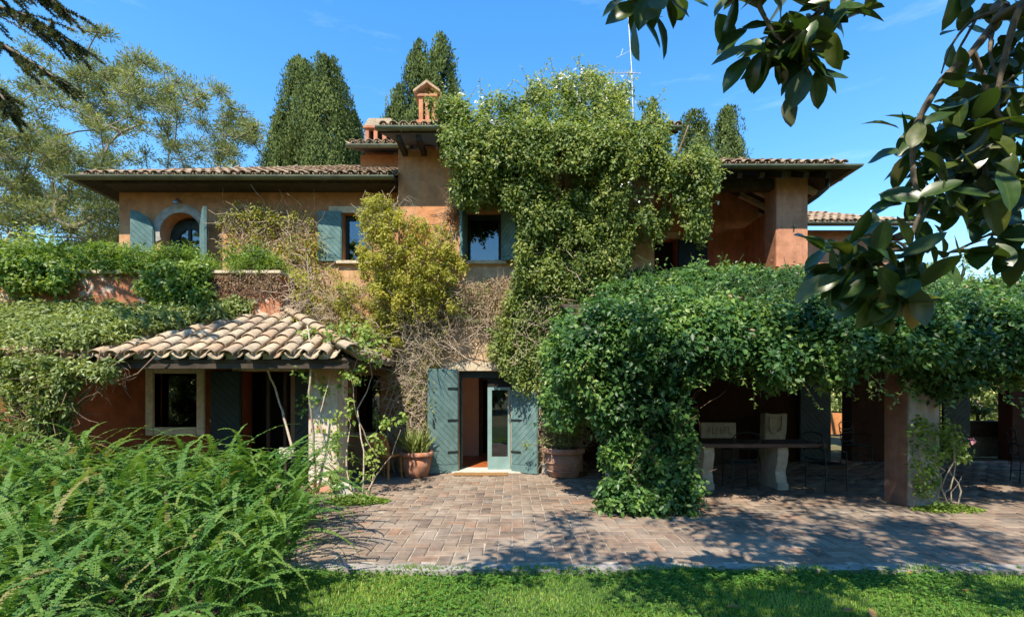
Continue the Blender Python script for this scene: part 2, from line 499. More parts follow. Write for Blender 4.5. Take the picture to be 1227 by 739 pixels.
def glass(name, refl=0.10, tint=(0.5, 0.55, 0.55)):
    m, nt, b = new_mat(name)
    nt.nodes.remove(b)
    g = nt.nodes.new('ShaderNodeBsdfGlossy'); g.inputs['Roughness'].default_value = 0.02; g.inputs[0].default_value = (0.9, 0.95, 1, 1)
    t = nt.nodes.new('ShaderNodeBsdfTransparent'); t.inputs[0].default_value = (*tint, 1)
    lw = nt.nodes.new('ShaderNodeFresnel'); lw.inputs[0].default_value = 1.5
    ma = nt.nodes.new('ShaderNodeMath'); ma.operation = 'ADD'; nt.links.new(lw.outputs[0], ma.inputs[0]); ma.inputs[1].default_value = refl - 0.04
    mx = nt.nodes.new('ShaderNodeMixShader'); nt.links.new(ma.outputs[0], mx.inputs[0])
    nt.links.new(t.outputs[0], mx.inputs[1]); nt.links.new(g.outputs[0], mx.inputs[2])
    nt.links.new(mx.outputs[0], nt.nodes['Material Output'].inputs[0])
    return m


M['glass'] = glass('window_glass')
M['glass_door'] = glass('door_glass', 0.08, (0.8, 0.82, 0.8))
# foliage: real reflectances, from shaded-leaf green to young-leaf green
M['ivy'] = leafmat('pergola_ivy_leaf', [(0.024, 0.068, 0.02), (0.05, 0.125, 0.03), (0.10, 0.20, 0.042), (0.20, 0.30, 0.065)], 0.32, 0.42, 0.35)
M['rose'] = leafmat('climbing_rose_leaf', [(0.06, 0.105, 0.025), (0.13, 0.19, 0.042), (0.22, 0.28, 0.065), (0.34, 0.37, 0.10)], 0.38, 0.5)
M['yellow'] = leafmat('yellow_green_leaf', [(0.14, 0.165, 0.022), (0.24, 0.25, 0.032), (0.34, 0.33, 0.045), (0.42, 0.38, 0.06)], 0.38, 0.5)
M['jasmine'] = leafmat('pale_jasmine_leaf', [(0.10, 0.14, 0.04), (0.17, 0.22, 0.06), (0.25, 0.30, 0.09), (0.32, 0.36, 0.14)], 0.33, 0.4)
M['hedge'] = leafmat('bright_herb_leaf', [(0.055, 0.115, 0.02), (0.115, 0.20, 0.03), (0.19, 0.28, 0.045), (0.28, 0.35, 0.07)], 0.38, 0.45)
M['dry'] = leafmat('dry_leaf', [(0.20, 0.13, 0.07), (0.31, 0.22, 0.13), (0.42, 0.32, 0.21)], 0.25, 0.8)
M['fern'] = leafmat('fern_frond', [(0.026, 0.085, 0.022), (0.052, 0.135, 0.03), (0.095, 0.195, 0.04), (0.18, 0.27, 0.056), (0.24, 0.19, 0.08)], 0.34, 0.48, 0.2)
M['grass'] = leafmat('lawn_blade', [(0.06, 0.15, 0.016), (0.12, 0.25, 0.022), (0.21, 0.34, 0.036), (0.36, 0.41, 0.09)], 0.38, 0.5)
M['clover'] = leafmat('clover_leaf', [(0.05, 0.14, 0.022), (0.085, 0.20, 0.03), (0.14, 0.27, 0.04)], 0.34, 0.5, 0.25)
M['pine'] = leafmat('pine_needle', [(0.11, 0.14, 0.06), (0.18, 0.21, 0.085), (0.25, 0.275, 0.105), (0.33, 0.345, 0.13)], 0.25, 0.8, 0.1)
M['cypress'] = leafmat('cypress_spray', [(0.05, 0.075, 0.028), (0.08, 0.11, 0.036), (0.115, 0.15, 0.046), (0.165, 0.195, 0.06)], 0.15, 0.85, 0.05)
M['fir'] = leafmat('fir_needle', [(0.02, 0.035, 0.012), (0.05, 0.065, 0.02), (0.10, 0.11, 0.03)], 0.2, 0.5)
M['broad'] = leafmat('broadleaf', [(0.05, 0.09, 0.02), (0.10, 0.15, 0.03), (0.16, 0.21, 0.045), (0.24, 0.27, 0.07)], 0.35, 0.5)
M['blossom'] = leafmat('white_blossom', [(0.7, 0.68, 0.6), (0.8, 0.78, 0.72)], 0.2, 0.6, tcol=(1, 1, 1))
M['petal'] = leafmat('pink_blossom', [(0.55, 0.18, 0.25), (0.62, 0.3, 0.35)], 0.2, 0.6, tcol=(1, 1, 1))


def magnolia_mat(name, stops, under):
    m, nt, b = new_mat(name)
    oi = nt.nodes.new('ShaderNodeObjectInfo')
    at = nt.nodes.new('ShaderNodeAttribute'); at.attribute_name = 'rnd'
    ad = nt.nodes.new('ShaderNodeMath'); ad.operation = 'ADD'
    nt.links.new(oi.outputs['Random'], ad.inputs[0]); nt.links.new(at.outputs['Fac'], ad.inputs[1])
    fr = nt.nodes.new('ShaderNodeMath'); fr.operation = 'FRACT'; nt.links.new(ad.outputs[0], fr.inputs[0])
    n = len(stops)
    r = ramp_node(nt, [(i / (n - 1), c) for i, c in enumerate(stops)]); nt.links.new(fr.outputs[0], r.inputs[0])
    g = nt.nodes.new('ShaderNodeNewGeometry')
    tcn = nt.nodes.new('ShaderNodeTexCoord'); sx = nt.nodes.new('ShaderNodeSeparateXYZ'); nt.links.new(tcn.outputs['Object'], sx.inputs[0])
    ab = nt.nodes.new('ShaderNodeMath'); ab.operation = 'ABSOLUTE'; nt.links.new(sx.outputs[0], ab.inputs[0])
    mr = nt.nodes.new('ShaderNodeMapRange'); nt.links.new(ab.outputs[0], mr.inputs[0])
    mr.inputs[1].default_value = 0.0008; mr.inputs[2].default_value = 0.0026; mr.inputs[3].default_value = 0.5; mr.inputs[4].default_value = 0.0
    # side veins running out from the midrib, and blemishes
    wv = nt.nodes.new('ShaderNodeMath'); wv.operation = 'MULTIPLY_ADD'; nt.links.new(ab.outputs[0], wv.inputs[0]); wv.inputs[1].default_value = -0.8; nt.links.new(sx.outputs[1], wv.inputs[2])
    sn = nt.nodes.new('ShaderNodeMath'); sn.operation = 'MULTIPLY'; nt.links.new(wv.outputs[0], sn.inputs[0]); sn.inputs[1].default_value = 430.0
    si = nt.nodes.new('ShaderNodeMath'); si.operation = 'SINE'; nt.links.new(sn.outputs[0], si.inputs[0])
    mv = nt.nodes.new('ShaderNodeMapRange'); nt.links.new(si.outputs[0], mv.inputs[0]); mv.inputs[1].default_value = 0.7; mv.inputs[2].default_value = 1.0; mv.inputs[3].default_value = 0.0; mv.inputs[4].default_value = 0.07
    nz = noise(nt, 30, 5, 0.6, tcn.outputs['Object'])
    rz_ = ramp_node(nt, [(0.35, (0.75, 0.75, 0.75)), (0.7, (1.35, 1.3, 1.1))]); nt.links.new(nz.outputs[0], rz_.inputs[0])
    c0 = mixc(nt, 1.0, r.outputs[0], rz_.outputs[0], 'MULTIPLY')
    c0 = mixc(nt, mr.outputs[0], c0, (0.12, 0.15, 0.05)); c0 = mixc(nt, mv.outputs[0], c0, (0.09, 0.12, 0.04))
    c = mixc(nt, g.outputs['Backfacing'], c0, under)
    bump(nt, b, nz.outputs[0], 0.06, 0.004)
    nt.links.new(c, b.inputs['Base Color']); b.inputs['Roughness'].default_value = 0.33; b.inputs['Specular IOR Level'].default_value = 0.5
    t = nt.nodes.new('ShaderNodeBsdfTranslucent'); tc = mixc(nt, 1.0, r.outputs[0], (1.2, 1.2, 0.5), 'MULTIPLY'); nt.links.new(tc, t.inputs[0])
    mx = nt.nodes.new('ShaderNodeMixShader'); mx.inputs[0].default_value = 0.28
    nt.links.new(b.outputs[0], mx.inputs[1]); nt.links.new(t.outputs[0], mx.inputs[2])
    nt.links.new(mx.outputs[0], nt.nodes['Material Output'].inputs[0])
    return m


M['magnolia'] = magnolia_mat('magnolia_leaf', [(0.025, 0.058, 0.015), (0.036, 0.08, 0.02), (0.05, 0.10, 0.022), (0.03, 0.068, 0.02), (0.10, 0.12, 0.02), (0.036, 0.072, 0.018)], (0.075, 0.078, 0.028))
M['magnolia_brown'] = magnolia_mat('withered_magnolia_leaf', [(0.30, 0.16, 0.05), (0.36, 0.22, 0.08)], (0.34, 0.2, 0.09))

# ------------------------------------------------------------------ ground, lawn, patio
mesh('ground', [(-400, -300, -0.06), (400, -300, -0.06), (400, 900, -0.06), (-400, 900, -0.06)], [(0, 1, 2, 3)], M['ground'])['kind'] = 'structure'
LAWN_Y = 4.58
mesh('lawn', [(-9, -4, -0.045), (12, -4, -0.045), (12, LAWN_Y, -0.045), (-9, LAWN_Y, -0.045)], [(0, 1, 2, 3)], M['turf'])['kind'] = 'structure'
patio = mesh('patio', [(-9, LAWN_Y + 0.02, -0.012), (15, LAWN_Y + 0.02, -0.012), (15, 11.9, -0.012), (-9, 11.9, -0.012)], [(0, 1, 2, 3)], M['joint'])
patio['kind'] = 'structure'
# cement edging with a wavering front
ex = np.linspace(-9, 15, 97); er = np.random.default_rng(3)
ew = np.convolve(er.normal(0, 0.05, len(ex) + 8), np.ones(5) / 5, 'same')[4:-4]
mb = MB()
for i in range(96):
    a0, a1 = LAWN_Y - 0.05 + ew[i], LAWN_Y - 0.05 + ew[i + 1]
    b0 = LAWN_Y + 0.1 + ew[(i * 7) % 90] * 1.3; b1 = LAWN_Y + 0.1 + ew[((i + 1) * 7) % 90] * 1.3
    mb.add([(ex[i], a0, -0.06), (ex[i + 1], a1, -0.06), (ex[i + 1], a1, 0.003), (ex[i], a0, 0.003), (ex[i], b0, 0.004), (ex[i + 1], b1, 0.004)], [(0, 1, 2, 3), (3, 2, 5, 4)])
kerb = mb.build('kerb', M['concrete']); kerb['kind'] = 'structure'

# herringbone of bricks 28 x 14 cm: the nearest 300 in view are pieces, the others one mass
BW = 0.148
def brick_me(L, W, H=0.05, b=0.009):
    V = []
    for z, i in ((-H, 0), (-b, 0), (0, b)):
        V += [(i, i, z), (L - i, i, z), (L - i, W - i, z), (i, W - i, z)]
    Fc = [(8, 9, 10, 11)]
    for k in (0, 4):
        for j in range(4): Fc.append((k + j, k + (j + 1) % 4, k + 4 + (j + 1) % 4, k + 4 + j))
    return V, Fc
gap = 0.011
near = []; allb = []
pr = np.random.default_rng(21)
nx0, nx1 = int(-8.0 / BW), int(13.5 / BW); ny1 = int((11.7 - LAWN_Y) / BW)
for cx in range(nx0, nx1):
    for cy in range(0, ny1):
        k = (cx - cy) % 4
        if k == 0: w, h = 2, 1
        elif k == 3: w, h = 1, 2
        else: continue
        x = cx * BW; y = LAWN_Y + 0.04 + cy * BW
        if x < -4.2 and y < 7.0: continue          # fern bed soil
        allb.append((x, y, w, h))
allb.sort(key=lambda b: (b[1] + 0.0 * abs(b[0])))
rest = []
brick_data = {}
for w, h in ((2, 1), (1, 2)):
    V, Fc = brick_me(w * BW - gap, h * BW - gap)
    me = bpy.data.meshes.new('brick'); me.from_pydata(V, [], Fc); me.update(); me.materials.append(M['paver'])
    brick_data[(w, h)] = me
cnt = 0
for x, y, w, h in allb:
    z = pr.normal(0.0, 0.0032)
    inview = -0.36 * (y) - 0.1 < x + 0.14 and x < 1.05 * y and x > -2.15
    tx, ty = pr.normal(0, 0.011, 2)
    if cnt < 300 and inview:
        mk('brick', brick_data[(w, h)], None, patio, Matrix.Translation((x + gap / 2, y + gap / 2, z)) @ Matrix.Rotation(tx, 4, 'X') @ Matrix.Rotation(ty, 4, 'Y')); cnt += 1
    else:
        rest.append((x, y, z, w, h, tx, ty))
Vs, Fs, rn = [], [], []
base = 0
for x, y, z, w, h, tx, ty in rest:
    V, Fc = brick_me(w * BW - gap, h * BW - gap)
    V = np.array(V); V[:, 2] += z + V[:, 1] * tx - V[:, 0] * ty; V[:, 0] += x + gap / 2; V[:, 1] += y + gap / 2
    Vs.append(V); Fs.append(np.array(Fc) + base); base += 12; rn.append(np.full(9, pr.uniform()))
bm_ = npmesh('paving_bricks', np.concatenate(Vs), np.concatenate(Fs), np.concatenate(rn))
mk('paving_bricks', bm_, M['paver'], patio)['kind'] = 'stuff'

# ------------------------------------------------------------------ villa
villa = empty('villa', (0, 10.5, 0), 'ochre two storey villa with clay tile roofs and green shutters', 'house')


def wall(name, x0, x1, z0, z1, y0, y1, holes, mat, parent=villa):
    """wall with rectangular openings and their reveals"""
    xs = sorted({x0, x1, *[h[0] for h in holes], *[h[1] for h in holes]})
    zs = sorted({z0, z1, *[h[2] for h in holes], *[h[3] for h in holes]})
    xs = [x for x in xs if x0 <= x <= x1]; zs = [z for z in zs if z0 <= z <= z1]
    nx, nz = len(xs) - 1, len(zs) - 1
    def solid(i, j):
        if i < 0 or j < 0 or i >= nx or j >= nz: return False
        cx, cz = (xs[i] + xs[i + 1]) / 2, (zs[j] + zs[j + 1]) / 2
        return not any(h[0] < cx < h[1] and h[2] < cz < h[3] for h in holes)
    mb = MB()
    for i in range(nx):
        for j in range(nz):
            if not solid(i, j): continue
            a, b, c, d = xs[i], xs[i + 1], zs[j], zs[j + 1]
            mb.add([(a, y0, c), (b, y0, c), (b, y0, d), (a, y0, d)], [(0, 1, 2, 3)])
            mb.add([(a, y1, c), (b, y1, c), (b, y1, d), (a, y1, d)], [(3, 2, 1, 0)])
            if not solid(i - 1, j): mb.add([(a, y0, c), (a, y1, c), (a, y1, d), (a, y0, d)], [(3, 2, 1, 0)])
            if not solid(i + 1, j): mb.add([(b, y0, c), (b, y1, c), (b, y1, d), (b, y0, d)], [(0, 1, 2, 3)])
            if not solid(i, j - 1): mb.add([(a, y0, c), (b, y0, c), (b, y1, c), (a, y1, c)], [(3, 2, 1, 0)])
            if not solid(i, j + 1): mb.add([(a, y0, d), (b, y0, d), (b, y1, d), (a, y1, d)], [(0, 1, 2, 3)])
    return mb.build(name, mat, parent, recalc=False)


YL, YC = 10.5, 10.2            # left wing front, middle block front
ARCH = (-7.62, -6.74, 3.95, 5.56)
WIN1 = (-3.67, -3.08, 4.51, 5.56)
WINP = (-3.42, -2.86, 0.80, 2.05)
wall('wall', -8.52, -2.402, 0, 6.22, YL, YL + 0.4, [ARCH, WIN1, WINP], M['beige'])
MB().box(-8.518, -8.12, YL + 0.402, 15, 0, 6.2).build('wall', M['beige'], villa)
# spandrels that turn the square opening into an arch
acx, acr, acz = (ARCH[0] + ARCH[1]) / 2, (ARCH[1] - ARCH[0]) / 2, 5.56 - 0.44
for s in (-1, 1):
    arc = [(acx + s * acr * math.cos(t), acz + acr * math.sin(t)) for t in np.linspace(0, math.pi / 2, 9)]
    poly = arc + [(acx + s * acr, 5.56)]
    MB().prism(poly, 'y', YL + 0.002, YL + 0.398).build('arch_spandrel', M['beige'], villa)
# stone ring round the arch
ro, ri = acr + 0.17, acr + 0.002
sr = MB()
ang = np.linspace(-0.35, math.pi + 0.35, 25)
for i in range(24):
    t0, t1 = ang[i], ang[i + 1]
    q = [(acx + r_ * math.cos(t), acz + r_ * math.sin(t)) for r_, t in ((ri, t0), (ro, t0), (ro, t1), (ri, t1))]
    sr.prism(q, 'y', YL - 0.03, YL + 0.0)
sr.build('arch_surround', M['grey_stone'], villa)
# dark arched window set deep
w = MB().prism([(acx + (acr - 0.14) * math.cos(t), acz - 0.06 + (acr - 0.14) * math.sin(t)) for t in np.linspace(0, math.pi, 17)] + [(acx - acr + 0.14, 3.9), (acx + acr - 0.14, 3.9)], 'y', YL + 0.30, YL + 0.31).build('window', M['glass'], villa)
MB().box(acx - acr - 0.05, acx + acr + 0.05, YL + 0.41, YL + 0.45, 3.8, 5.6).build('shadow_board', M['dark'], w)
fr = MB()
for i in range(16):
    t0, t1 = math.pi * i / 16, math.pi * (i + 1) / 16
    fr.prism([(acx + r_ * math.cos(t), acz - 0.06 + r_ * math.sin(t)) for r_, t in ((acr - 0.20, t0), (acr + 0.0, t0), (acr + 0.0, t1), (acr - 0.20, t1))], 'y', YL + 0.28, YL + 0.36)
for s in (-1, 1): fr.box(acx + s * (acr - 0.1) - 0.1, acx + s * (acr - 0.1) + 0.1, YL + 0.28, YL + 0.36, 3.9, acz - 0.06)
fr.box(acx - 0.03, acx + 0.03, YL + 0.27, YL + 0.35, 3.9, acz + 0.3)
fr.build('frame', M['shutter_dark'], w)

DOOR = (-1.12, -0.02, 0.0, 2.12)
WIN2 = (-0.95, -0.23, 4.43, 5.47)
wall('wall', -2.4, 1.498, 0, 6.78, YC, YC + 0.4, [DOOR, WIN2], M['front'])
wall('wall', 1.5, 3.0, 3.1, 6.78, YC, YC + 0.4, [], M['front'])
MB().box(-2.398, -2.0, YC + 0.402, 14.5, 2.5, 6.76).build('wall', M['ochre'], villa)
MB().box(2.6, 2.998, YC + 0.402, 14.5, 3.1, 6.76).build('wall', M['ochre'], villa)
MB().box(-2.37, 2.97, 14.502, 14.8, 0, 6.76).build('wall', M['ochre'], villa)
# string course above the door and window
MB().box(-1.55, 0.5, YC - 0.012, YC, 2.122, 2.3).build('door_lintel', M['stone'], villa, bevel=0.004)


def window(x0, x1, z0, z1, y, mull=True, sill=True, framec='shutter_dark'):
    fw = 0.06
    g = MB().box(x0, x1, y + 0.20, y + 0.206, z0, z1).build('window', M['glass'], villa)
    f = MB()
    f.box(x0, x0 + fw, y + 0.17, y + 0.24, z0, z1); f.box(x1 - fw, x1, y + 0.17, y + 0.24, z0, z1)
    f.box(x0 + fw, x1 - fw, y + 0.172, y + 0.238, z0, z0 + fw); f.box(x0 + fw, x1 - fw, y + 0.172, y + 0.238, z1 - fw * 1.8, z1)
    f.build('frame', M[framec], g)
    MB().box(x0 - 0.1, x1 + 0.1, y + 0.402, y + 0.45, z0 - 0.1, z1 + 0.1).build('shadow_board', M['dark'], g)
    if sill:
        MB().box(x0 - 0.12, x1 + 0.12, y - 0.09, y + 0.16, z0 - 0.07, z0 - 0.001).build('sill', M['stone'], g, bevel=0.006)
    return g


window(*WIN1, YL)
window(*WIN2, YC)
gw = window(*WINP, YL, framec='wood_dark')
MB().box(WIN1[0] - 0.3, WIN1[1] + 0.3, YL - 0.01, YL, WIN1[3] + 0.001, WIN1[3] + 0.14).build('window_lintel', M['stone'], villa)


def shutter(shape, hinge, rz, mat, t=0.045, bw=0.098, lean=1, rails=(0.16, 0.10), parent=villa, name='shutter'):
    """shape: convex CCW outline in (x,z) with hinge line at x=0; front face is -y; diagonal boards are sub-parts"""
    m = Matrix.Translation(hinge) @ Matrix.Rotation(rz, 4, 'Z')
    base = MB().prism(shape, 'y', 0.0, t).build(name, mat, parent, mat4=m)
    WM[base.name] = m
    xs = [p[0] for p in shape]; zs = [p[1] for p in shape]
    x0, x1, z0, z1 = min(xs), max(xs), min(zs), max(zs)
    def piece(poly, nm, h=0.014):
        q = clip_convex(poly, shape)
        if len(q) < 3: return
        cx = sum(p[0] for p in q) / len(q); cz = sum(p[1] for p in q) / len(q)
        sh = [(cx + (p[0] - cx) * 0.995, cz + (p[1] - cz) * 0.995) for p in q]
        n = len(sh)
        ins = []
        for p in sh:
            dx, dz = cx - p[0], cz - p[1]; l = math.hypot(dx, dz) + 1e-6
            ins.append((p[0] + dx / l * 0.006, p[1] + dz / l * 0.006))
        V = [(p[0], -0.0005, p[1]) for p in sh] + [(p[0], -h * 0.6, p[1]) for p in sh] + [(p[0], -h, p[1]) for p in ins]
        Fc = [tuple(range(2 * n, 3 * n))]
        for k in (0, n):
            for j in range(n): Fc.append((k + j, k + (j + 1) % n, k + n + (j + 1) % n, k + n + j))
        me = bpy.data.meshes.new(nm); me.from_pydata(V, [], Fc)
        bm = bmesh.new(); bm.from_mesh(me); bmesh.ops.recalc_face_normals(bm, faces=bm.faces[:])
        if sum((f.normal.y * f.calc_area()) for f in bm.faces) > 0: bmesh.ops.reverse_faces(bm, faces=bm.faces[:])
        bm.to_mesh(me); bm.free()
        mk(nm, me, mat, base, None, True)
    piece([(x0 - 1, z0 - 1), (x1 + 1, z0 - 1), (x1 + 1, z0 + rails[0]), (x0 - 1, z0 + rails[0])], 'rail', 0.02)
    zi0 = z0 + rails[0] + 0.006
    S = 0.7071; k = -60
    c = bw / S
    while k < 60:
        za = k * c
        g_ = 0.006
        if lean > 0: poly = [(x0 - 1, za - 1 + x0), (x1 + 1, za + x1 + 1), (x1 + 1, za + x1 + 1 + c - g_), (x0 - 1, za - 1 + x0 + c - g_)]
        else: poly = [(x0 - 1, za + 1 - x0), (x1 + 1, za - 1 - x1), (x1 + 1, za - 1 - x1 + c - g_), (x0 - 1, za + 1 - x0 + c - g_)]
        cl = clip_convex(poly, [(x0 + 0.012, zi0), (x1 - 0.012, zi0), (x1 - 0.012, z1 + 1), (x0 + 0.012, z1 + 1)])
        if len(cl) >= 3:
            ar = 0
            q = clip_convex(cl, shape)
            for i in range(len(q)): ar += q[i][0] * q[(i + 1) % len(q)][1] - q[(i + 1) % len(q)][0] * q[i][1]
            if abs(ar) > 0.002: piece(cl, 'board')
        k += 1
    return base


def rect(w, h): return [(0, 0), (w, 0), (w, h), (0, h)]
def nrect(w, h): return [(-w, 0), (0, 0), (0, h), (-w, h)]
# front door shutters, open and standing off the wall
sl = shutter(nrect(0.66, 2.14), (DOOR[0] - 0.01, YC - 0.06, 0.012), R(30), M['shutter'], lean=-1)
MB().tube([(-0.57, -0.03, 0.98), (-0.57, -0.055, 1.0), (-0.57, -0.055, 1.1), (-0.57, -0.03, 1.12)], 0.012, 6).build('handle', M['iron'], sl, local=True)
sr_ = shutter(rect(0.62, 2.14), (DOOR[1] + 0.01, YC - 0.06, 0.012), R(-32), M['shutter'], lean=1)
for shp, sg_ in ((sl, -1), (sr_, 1)):
    for zz in (0.42, 1.08, 1.74):
        MB().box(min(0, sg_ * 0.24), max(0, sg_ * 0.24), -0.026, -0.0145, zz - 0.02, zz + 0.02).build('strap_hinge', M['iron'], shp, local=True)
# upper window shutters
shutter(nrect(0.50, 1.08), (WIN1[0] - 0.005, YL - 0.06, WIN1[2] - 0.02), R(4), M['shutter'], lean=-1, bw=0.085, rails=(0.07, 0))
shutter(rect(0.40, 1.06), (WIN2[1] + 0.005, YC - 0.06, WIN2[2] - 0.02), R(-38), M['shutter'], lean=1, bw=0.085, rails=(0.07, 0))
shutter(nrect(0.40, 1.06), (WIN2[0] - 0.005, YC - 0.05, WIN2[2] - 0.02), R(82), M['shutter'], lean=-1, bw=0.085, rails=(0.07, 0))
# arched shutters: high on their outer side
h0, h1 = acz - 3.9, 5.56 - 3.9
shapeL = [(-acr, 0), (0, 0), (0, h0)] + [(-acr + acr * math.cos(t), h0 + acr * math.sin(t)) for t in np.linspace(0.15, math.pi / 2, 9)]
shapeR = [(0, 0), (acr, 0)] + [(acr - acr * math.cos(t), h0 + acr * math.sin(t)) for t in np.linspace(math.pi / 2, 0.15, 9)] + [(0, h0)]
shutter(shapeL, (ARCH[0] - 0.10, YL - 0.07, 3.9), R(14), M['shutter'], lean=-1, bw=0.085, rails=(0.07, 0))
shutter(shapeR, (ARCH[1] + 0.02, YL - 0.07, 3.9), R(-48), M['shutter'], lean=1, bw=0.085, rails=(0.07, 0))

# ---- front door: half glazed leaf, closed on the right, open room on the left
door = MB()
dx0, dx1 = -0.52, -0.03
door.box(dx0, dx0 + 0.09, YC + 0.12, YC + 0.165, 0.03, 1.78); door.box(dx1 - 0.06, dx1, YC + 0.12, YC + 0.165, 0.03, 1.78)
door.box(dx0 + 0.09, dx1 - 0.06, YC + 0.122, YC + 0.163, 0.03, 0.30); door.box(dx0 + 0.09, dx1 - 0.06, YC + 0.122, YC + 0.163, 1.72, 1.78)
dl = door.build('door', M['door_paint'], villa)
MB().box(dx0 + 0.09, dx1 - 0.06, YC + 0.14, YC + 0.146, 0.30, 1.72).build('pane', M['glass_door'], dl)
MB().box(DOOR[0] + 0.001, DOOR[1] - 0.001, YC + 0.13, YC + 0.17, 1.98, 2.118).build('door_frame', M['shutter_dark'], villa)
MB().box(DOOR[0] + 0.001, DOOR[0] + 0.06, YC + 0.13, YC + 0.17, 0.03, 1.979).build('door_frame', M['shutter_dark'], villa)
MB().box(dx0 + 0.0, dx1, YC + 0.172, YC + 0.2, 1.79, 1.975).build('transom_pane', M['dark'], villa)
MB().box(-1.25, 0.45, YC - 0.20, YC + 0.42, -0.03, 0.028).build('threshold', M['pale_stone'], villa, bevel=0.008)
# hall behind the door
MB().box(-1.9, 0.7, YC + 0.42, 13.0, -0.05, 0.022).build('room_floor', M['room_floor'], villa)
wall('room_wall', -1.9, 0.7, 0.022, 2.6, 12.6, 12.7, [(-0.78, -0.1, 0.022, 2.0)], M['room'])
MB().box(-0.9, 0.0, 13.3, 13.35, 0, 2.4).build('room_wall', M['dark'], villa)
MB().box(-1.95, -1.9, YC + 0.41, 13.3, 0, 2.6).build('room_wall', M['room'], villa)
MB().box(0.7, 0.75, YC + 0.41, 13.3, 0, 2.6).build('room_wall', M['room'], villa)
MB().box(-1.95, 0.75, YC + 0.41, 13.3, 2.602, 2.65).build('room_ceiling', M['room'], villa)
mb = MB()
mb.box(-0.86, -0.781, 12.55, 12.6, 0.022, 2.08); mb.box(-0.099, -0.02, 12.55, 12.6, 0.022, 2.08); mb.box(-0.781, -0.099, 12.552, 12.598, 2.001, 2.08)
mb.build('inner_door_frame', M['wood_dark'], villa)

# ---- terrace in front of the upper left floor
TX, TY, TZ = -4.32, 9.0, 3.86
DOORP = (-5.02, -4.02, 0.0, 2.06)
WP = (-6.66, -5.86, 1.02, 2.02)          # porch window opening
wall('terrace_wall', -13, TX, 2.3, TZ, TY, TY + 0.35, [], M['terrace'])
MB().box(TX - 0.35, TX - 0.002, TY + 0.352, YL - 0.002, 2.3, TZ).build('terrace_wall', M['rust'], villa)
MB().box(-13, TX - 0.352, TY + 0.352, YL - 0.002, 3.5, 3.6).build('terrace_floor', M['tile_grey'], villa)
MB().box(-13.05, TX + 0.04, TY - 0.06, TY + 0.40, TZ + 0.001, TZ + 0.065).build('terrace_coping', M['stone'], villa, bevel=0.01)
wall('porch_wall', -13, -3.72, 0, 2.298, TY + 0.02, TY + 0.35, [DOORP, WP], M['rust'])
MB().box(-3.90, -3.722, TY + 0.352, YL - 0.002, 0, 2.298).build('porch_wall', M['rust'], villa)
# porch window: wide travertine frame
g = MB().box(WP[0], WP[1], TY + 0.20, TY + 0.206, WP[2], WP[3]).build('window', M['glass'], villa)
f = MB(); fw = 0.15
f.box(WP[0] - fw, WP[0], TY - 0.02, TY + 0.19, WP[2] - fw, WP[3] + fw); f.box(WP[1], WP[1] + fw, TY - 0.02, TY + 0.19, WP[2] - fw, WP[3] + fw)
f.box(WP[0], WP[1], TY - 0.018, TY + 0.19, WP[2] - fw, WP[2]); f.box(WP[0], WP[1], TY - 0.018, TY + 0.19, WP[3], WP[3] + fw)
f.build('frame', M['stone'], g, bevel=0.012)
f = MB(); f.box(WP[0] + 0.02, WP[0] + 0.09, TY + 0.21, TY + 0.25, WP[2], WP[3]); f.box(WP[0] + 0.09, WP[1], TY + 0.21, TY + 0.25, WP[2], WP[2] + 0.05)
for i in range(4): f.box(WP[0] + 0.09, WP[0] + 0.2, TY + 0.215, TY + 0.235, WP[2] + 0.2 * (i + 1), WP[2] + 0.2 * (i + 1) + 0.02)
f.build('casement', M['wood_dark'], g)
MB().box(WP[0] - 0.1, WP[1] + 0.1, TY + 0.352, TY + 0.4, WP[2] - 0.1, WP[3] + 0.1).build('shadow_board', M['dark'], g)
MB().box(-5.2, -3.80, TY - 0.012, TY + 0.018, 2.062, 2.19).build('door_lintel', M['stone'], villa, bevel=0.006)
shutter(nrect(0.52, 2.04), (DOORP[0], TY - 0.04, 0.012), R(8), M['shutter_dark'], lean=-1, rails=(0.1, 0))
shutter(rect(0.42, 2.04), (DOORP[1], TY - 0.04, 0.012), R(-14), M['shutter_dark'], lean=1, rails=(0.1, 0))
MB().box(-5.4, -3.905, TY + 0.36, 10.45, -0.04, 0.02).build('room_floor', M['room_floor'], villa)
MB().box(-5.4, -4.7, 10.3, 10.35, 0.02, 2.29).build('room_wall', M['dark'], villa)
MB().box(-4.70, -3.95, 10.28, 10.33, 0.02, 2.29).build('room_wall', M['room'], villa)
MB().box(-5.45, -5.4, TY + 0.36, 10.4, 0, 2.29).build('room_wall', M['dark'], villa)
MB().box(-4.62, -4.56, TY + 0.1, TY + 0.16, 0.02, 2.05).build('door_frame', M['wood_dark'], villa)
MB().box(-4.3, -4.24, TY + 0.1, TY + 0.16, 0.02, 2.05).build('door_frame', M['wood_dark'], villa)

# ---- barrel tiles
def tile_me(L=0.44, r0=0.085, r1=0.066, k=7, th=0.014, flip=False):
    V = []; Fc = []
    for (y, r) in ((0, r0), (L, r1)):
        for rr in (r, r - th):
            for j in range(k):
                a = math.pi * j / (k - 1)
                V.append((rr * math.cos(a), y, rr * math.sin(a) * 0.74))
    o0, i0, o1, i1 = 0, k, 2 * k, 3 * k
    for j in range(k - 1):
        Fc.append((o0 + j, o0 + j + 1, o1 + j + 1, o1 + j)); Fc.append((i0 + j + 1, i0 + j, i1 + j, i1 + j + 1))
        Fc.append((o0 + j + 1, o0 + j, i0 + j, i0 + j + 1))
    Fc.append((o0, o1, i1, i0)); Fc.append((i0 + k - 1, i1 + k - 1, o1 + k - 1, o0 + k - 1))
    if flip: V = [(v[0], v[1], -v[2] + 0.02) for v in V]; Fc = [tuple(reversed(f)) for f in Fc]
    return V, Fc


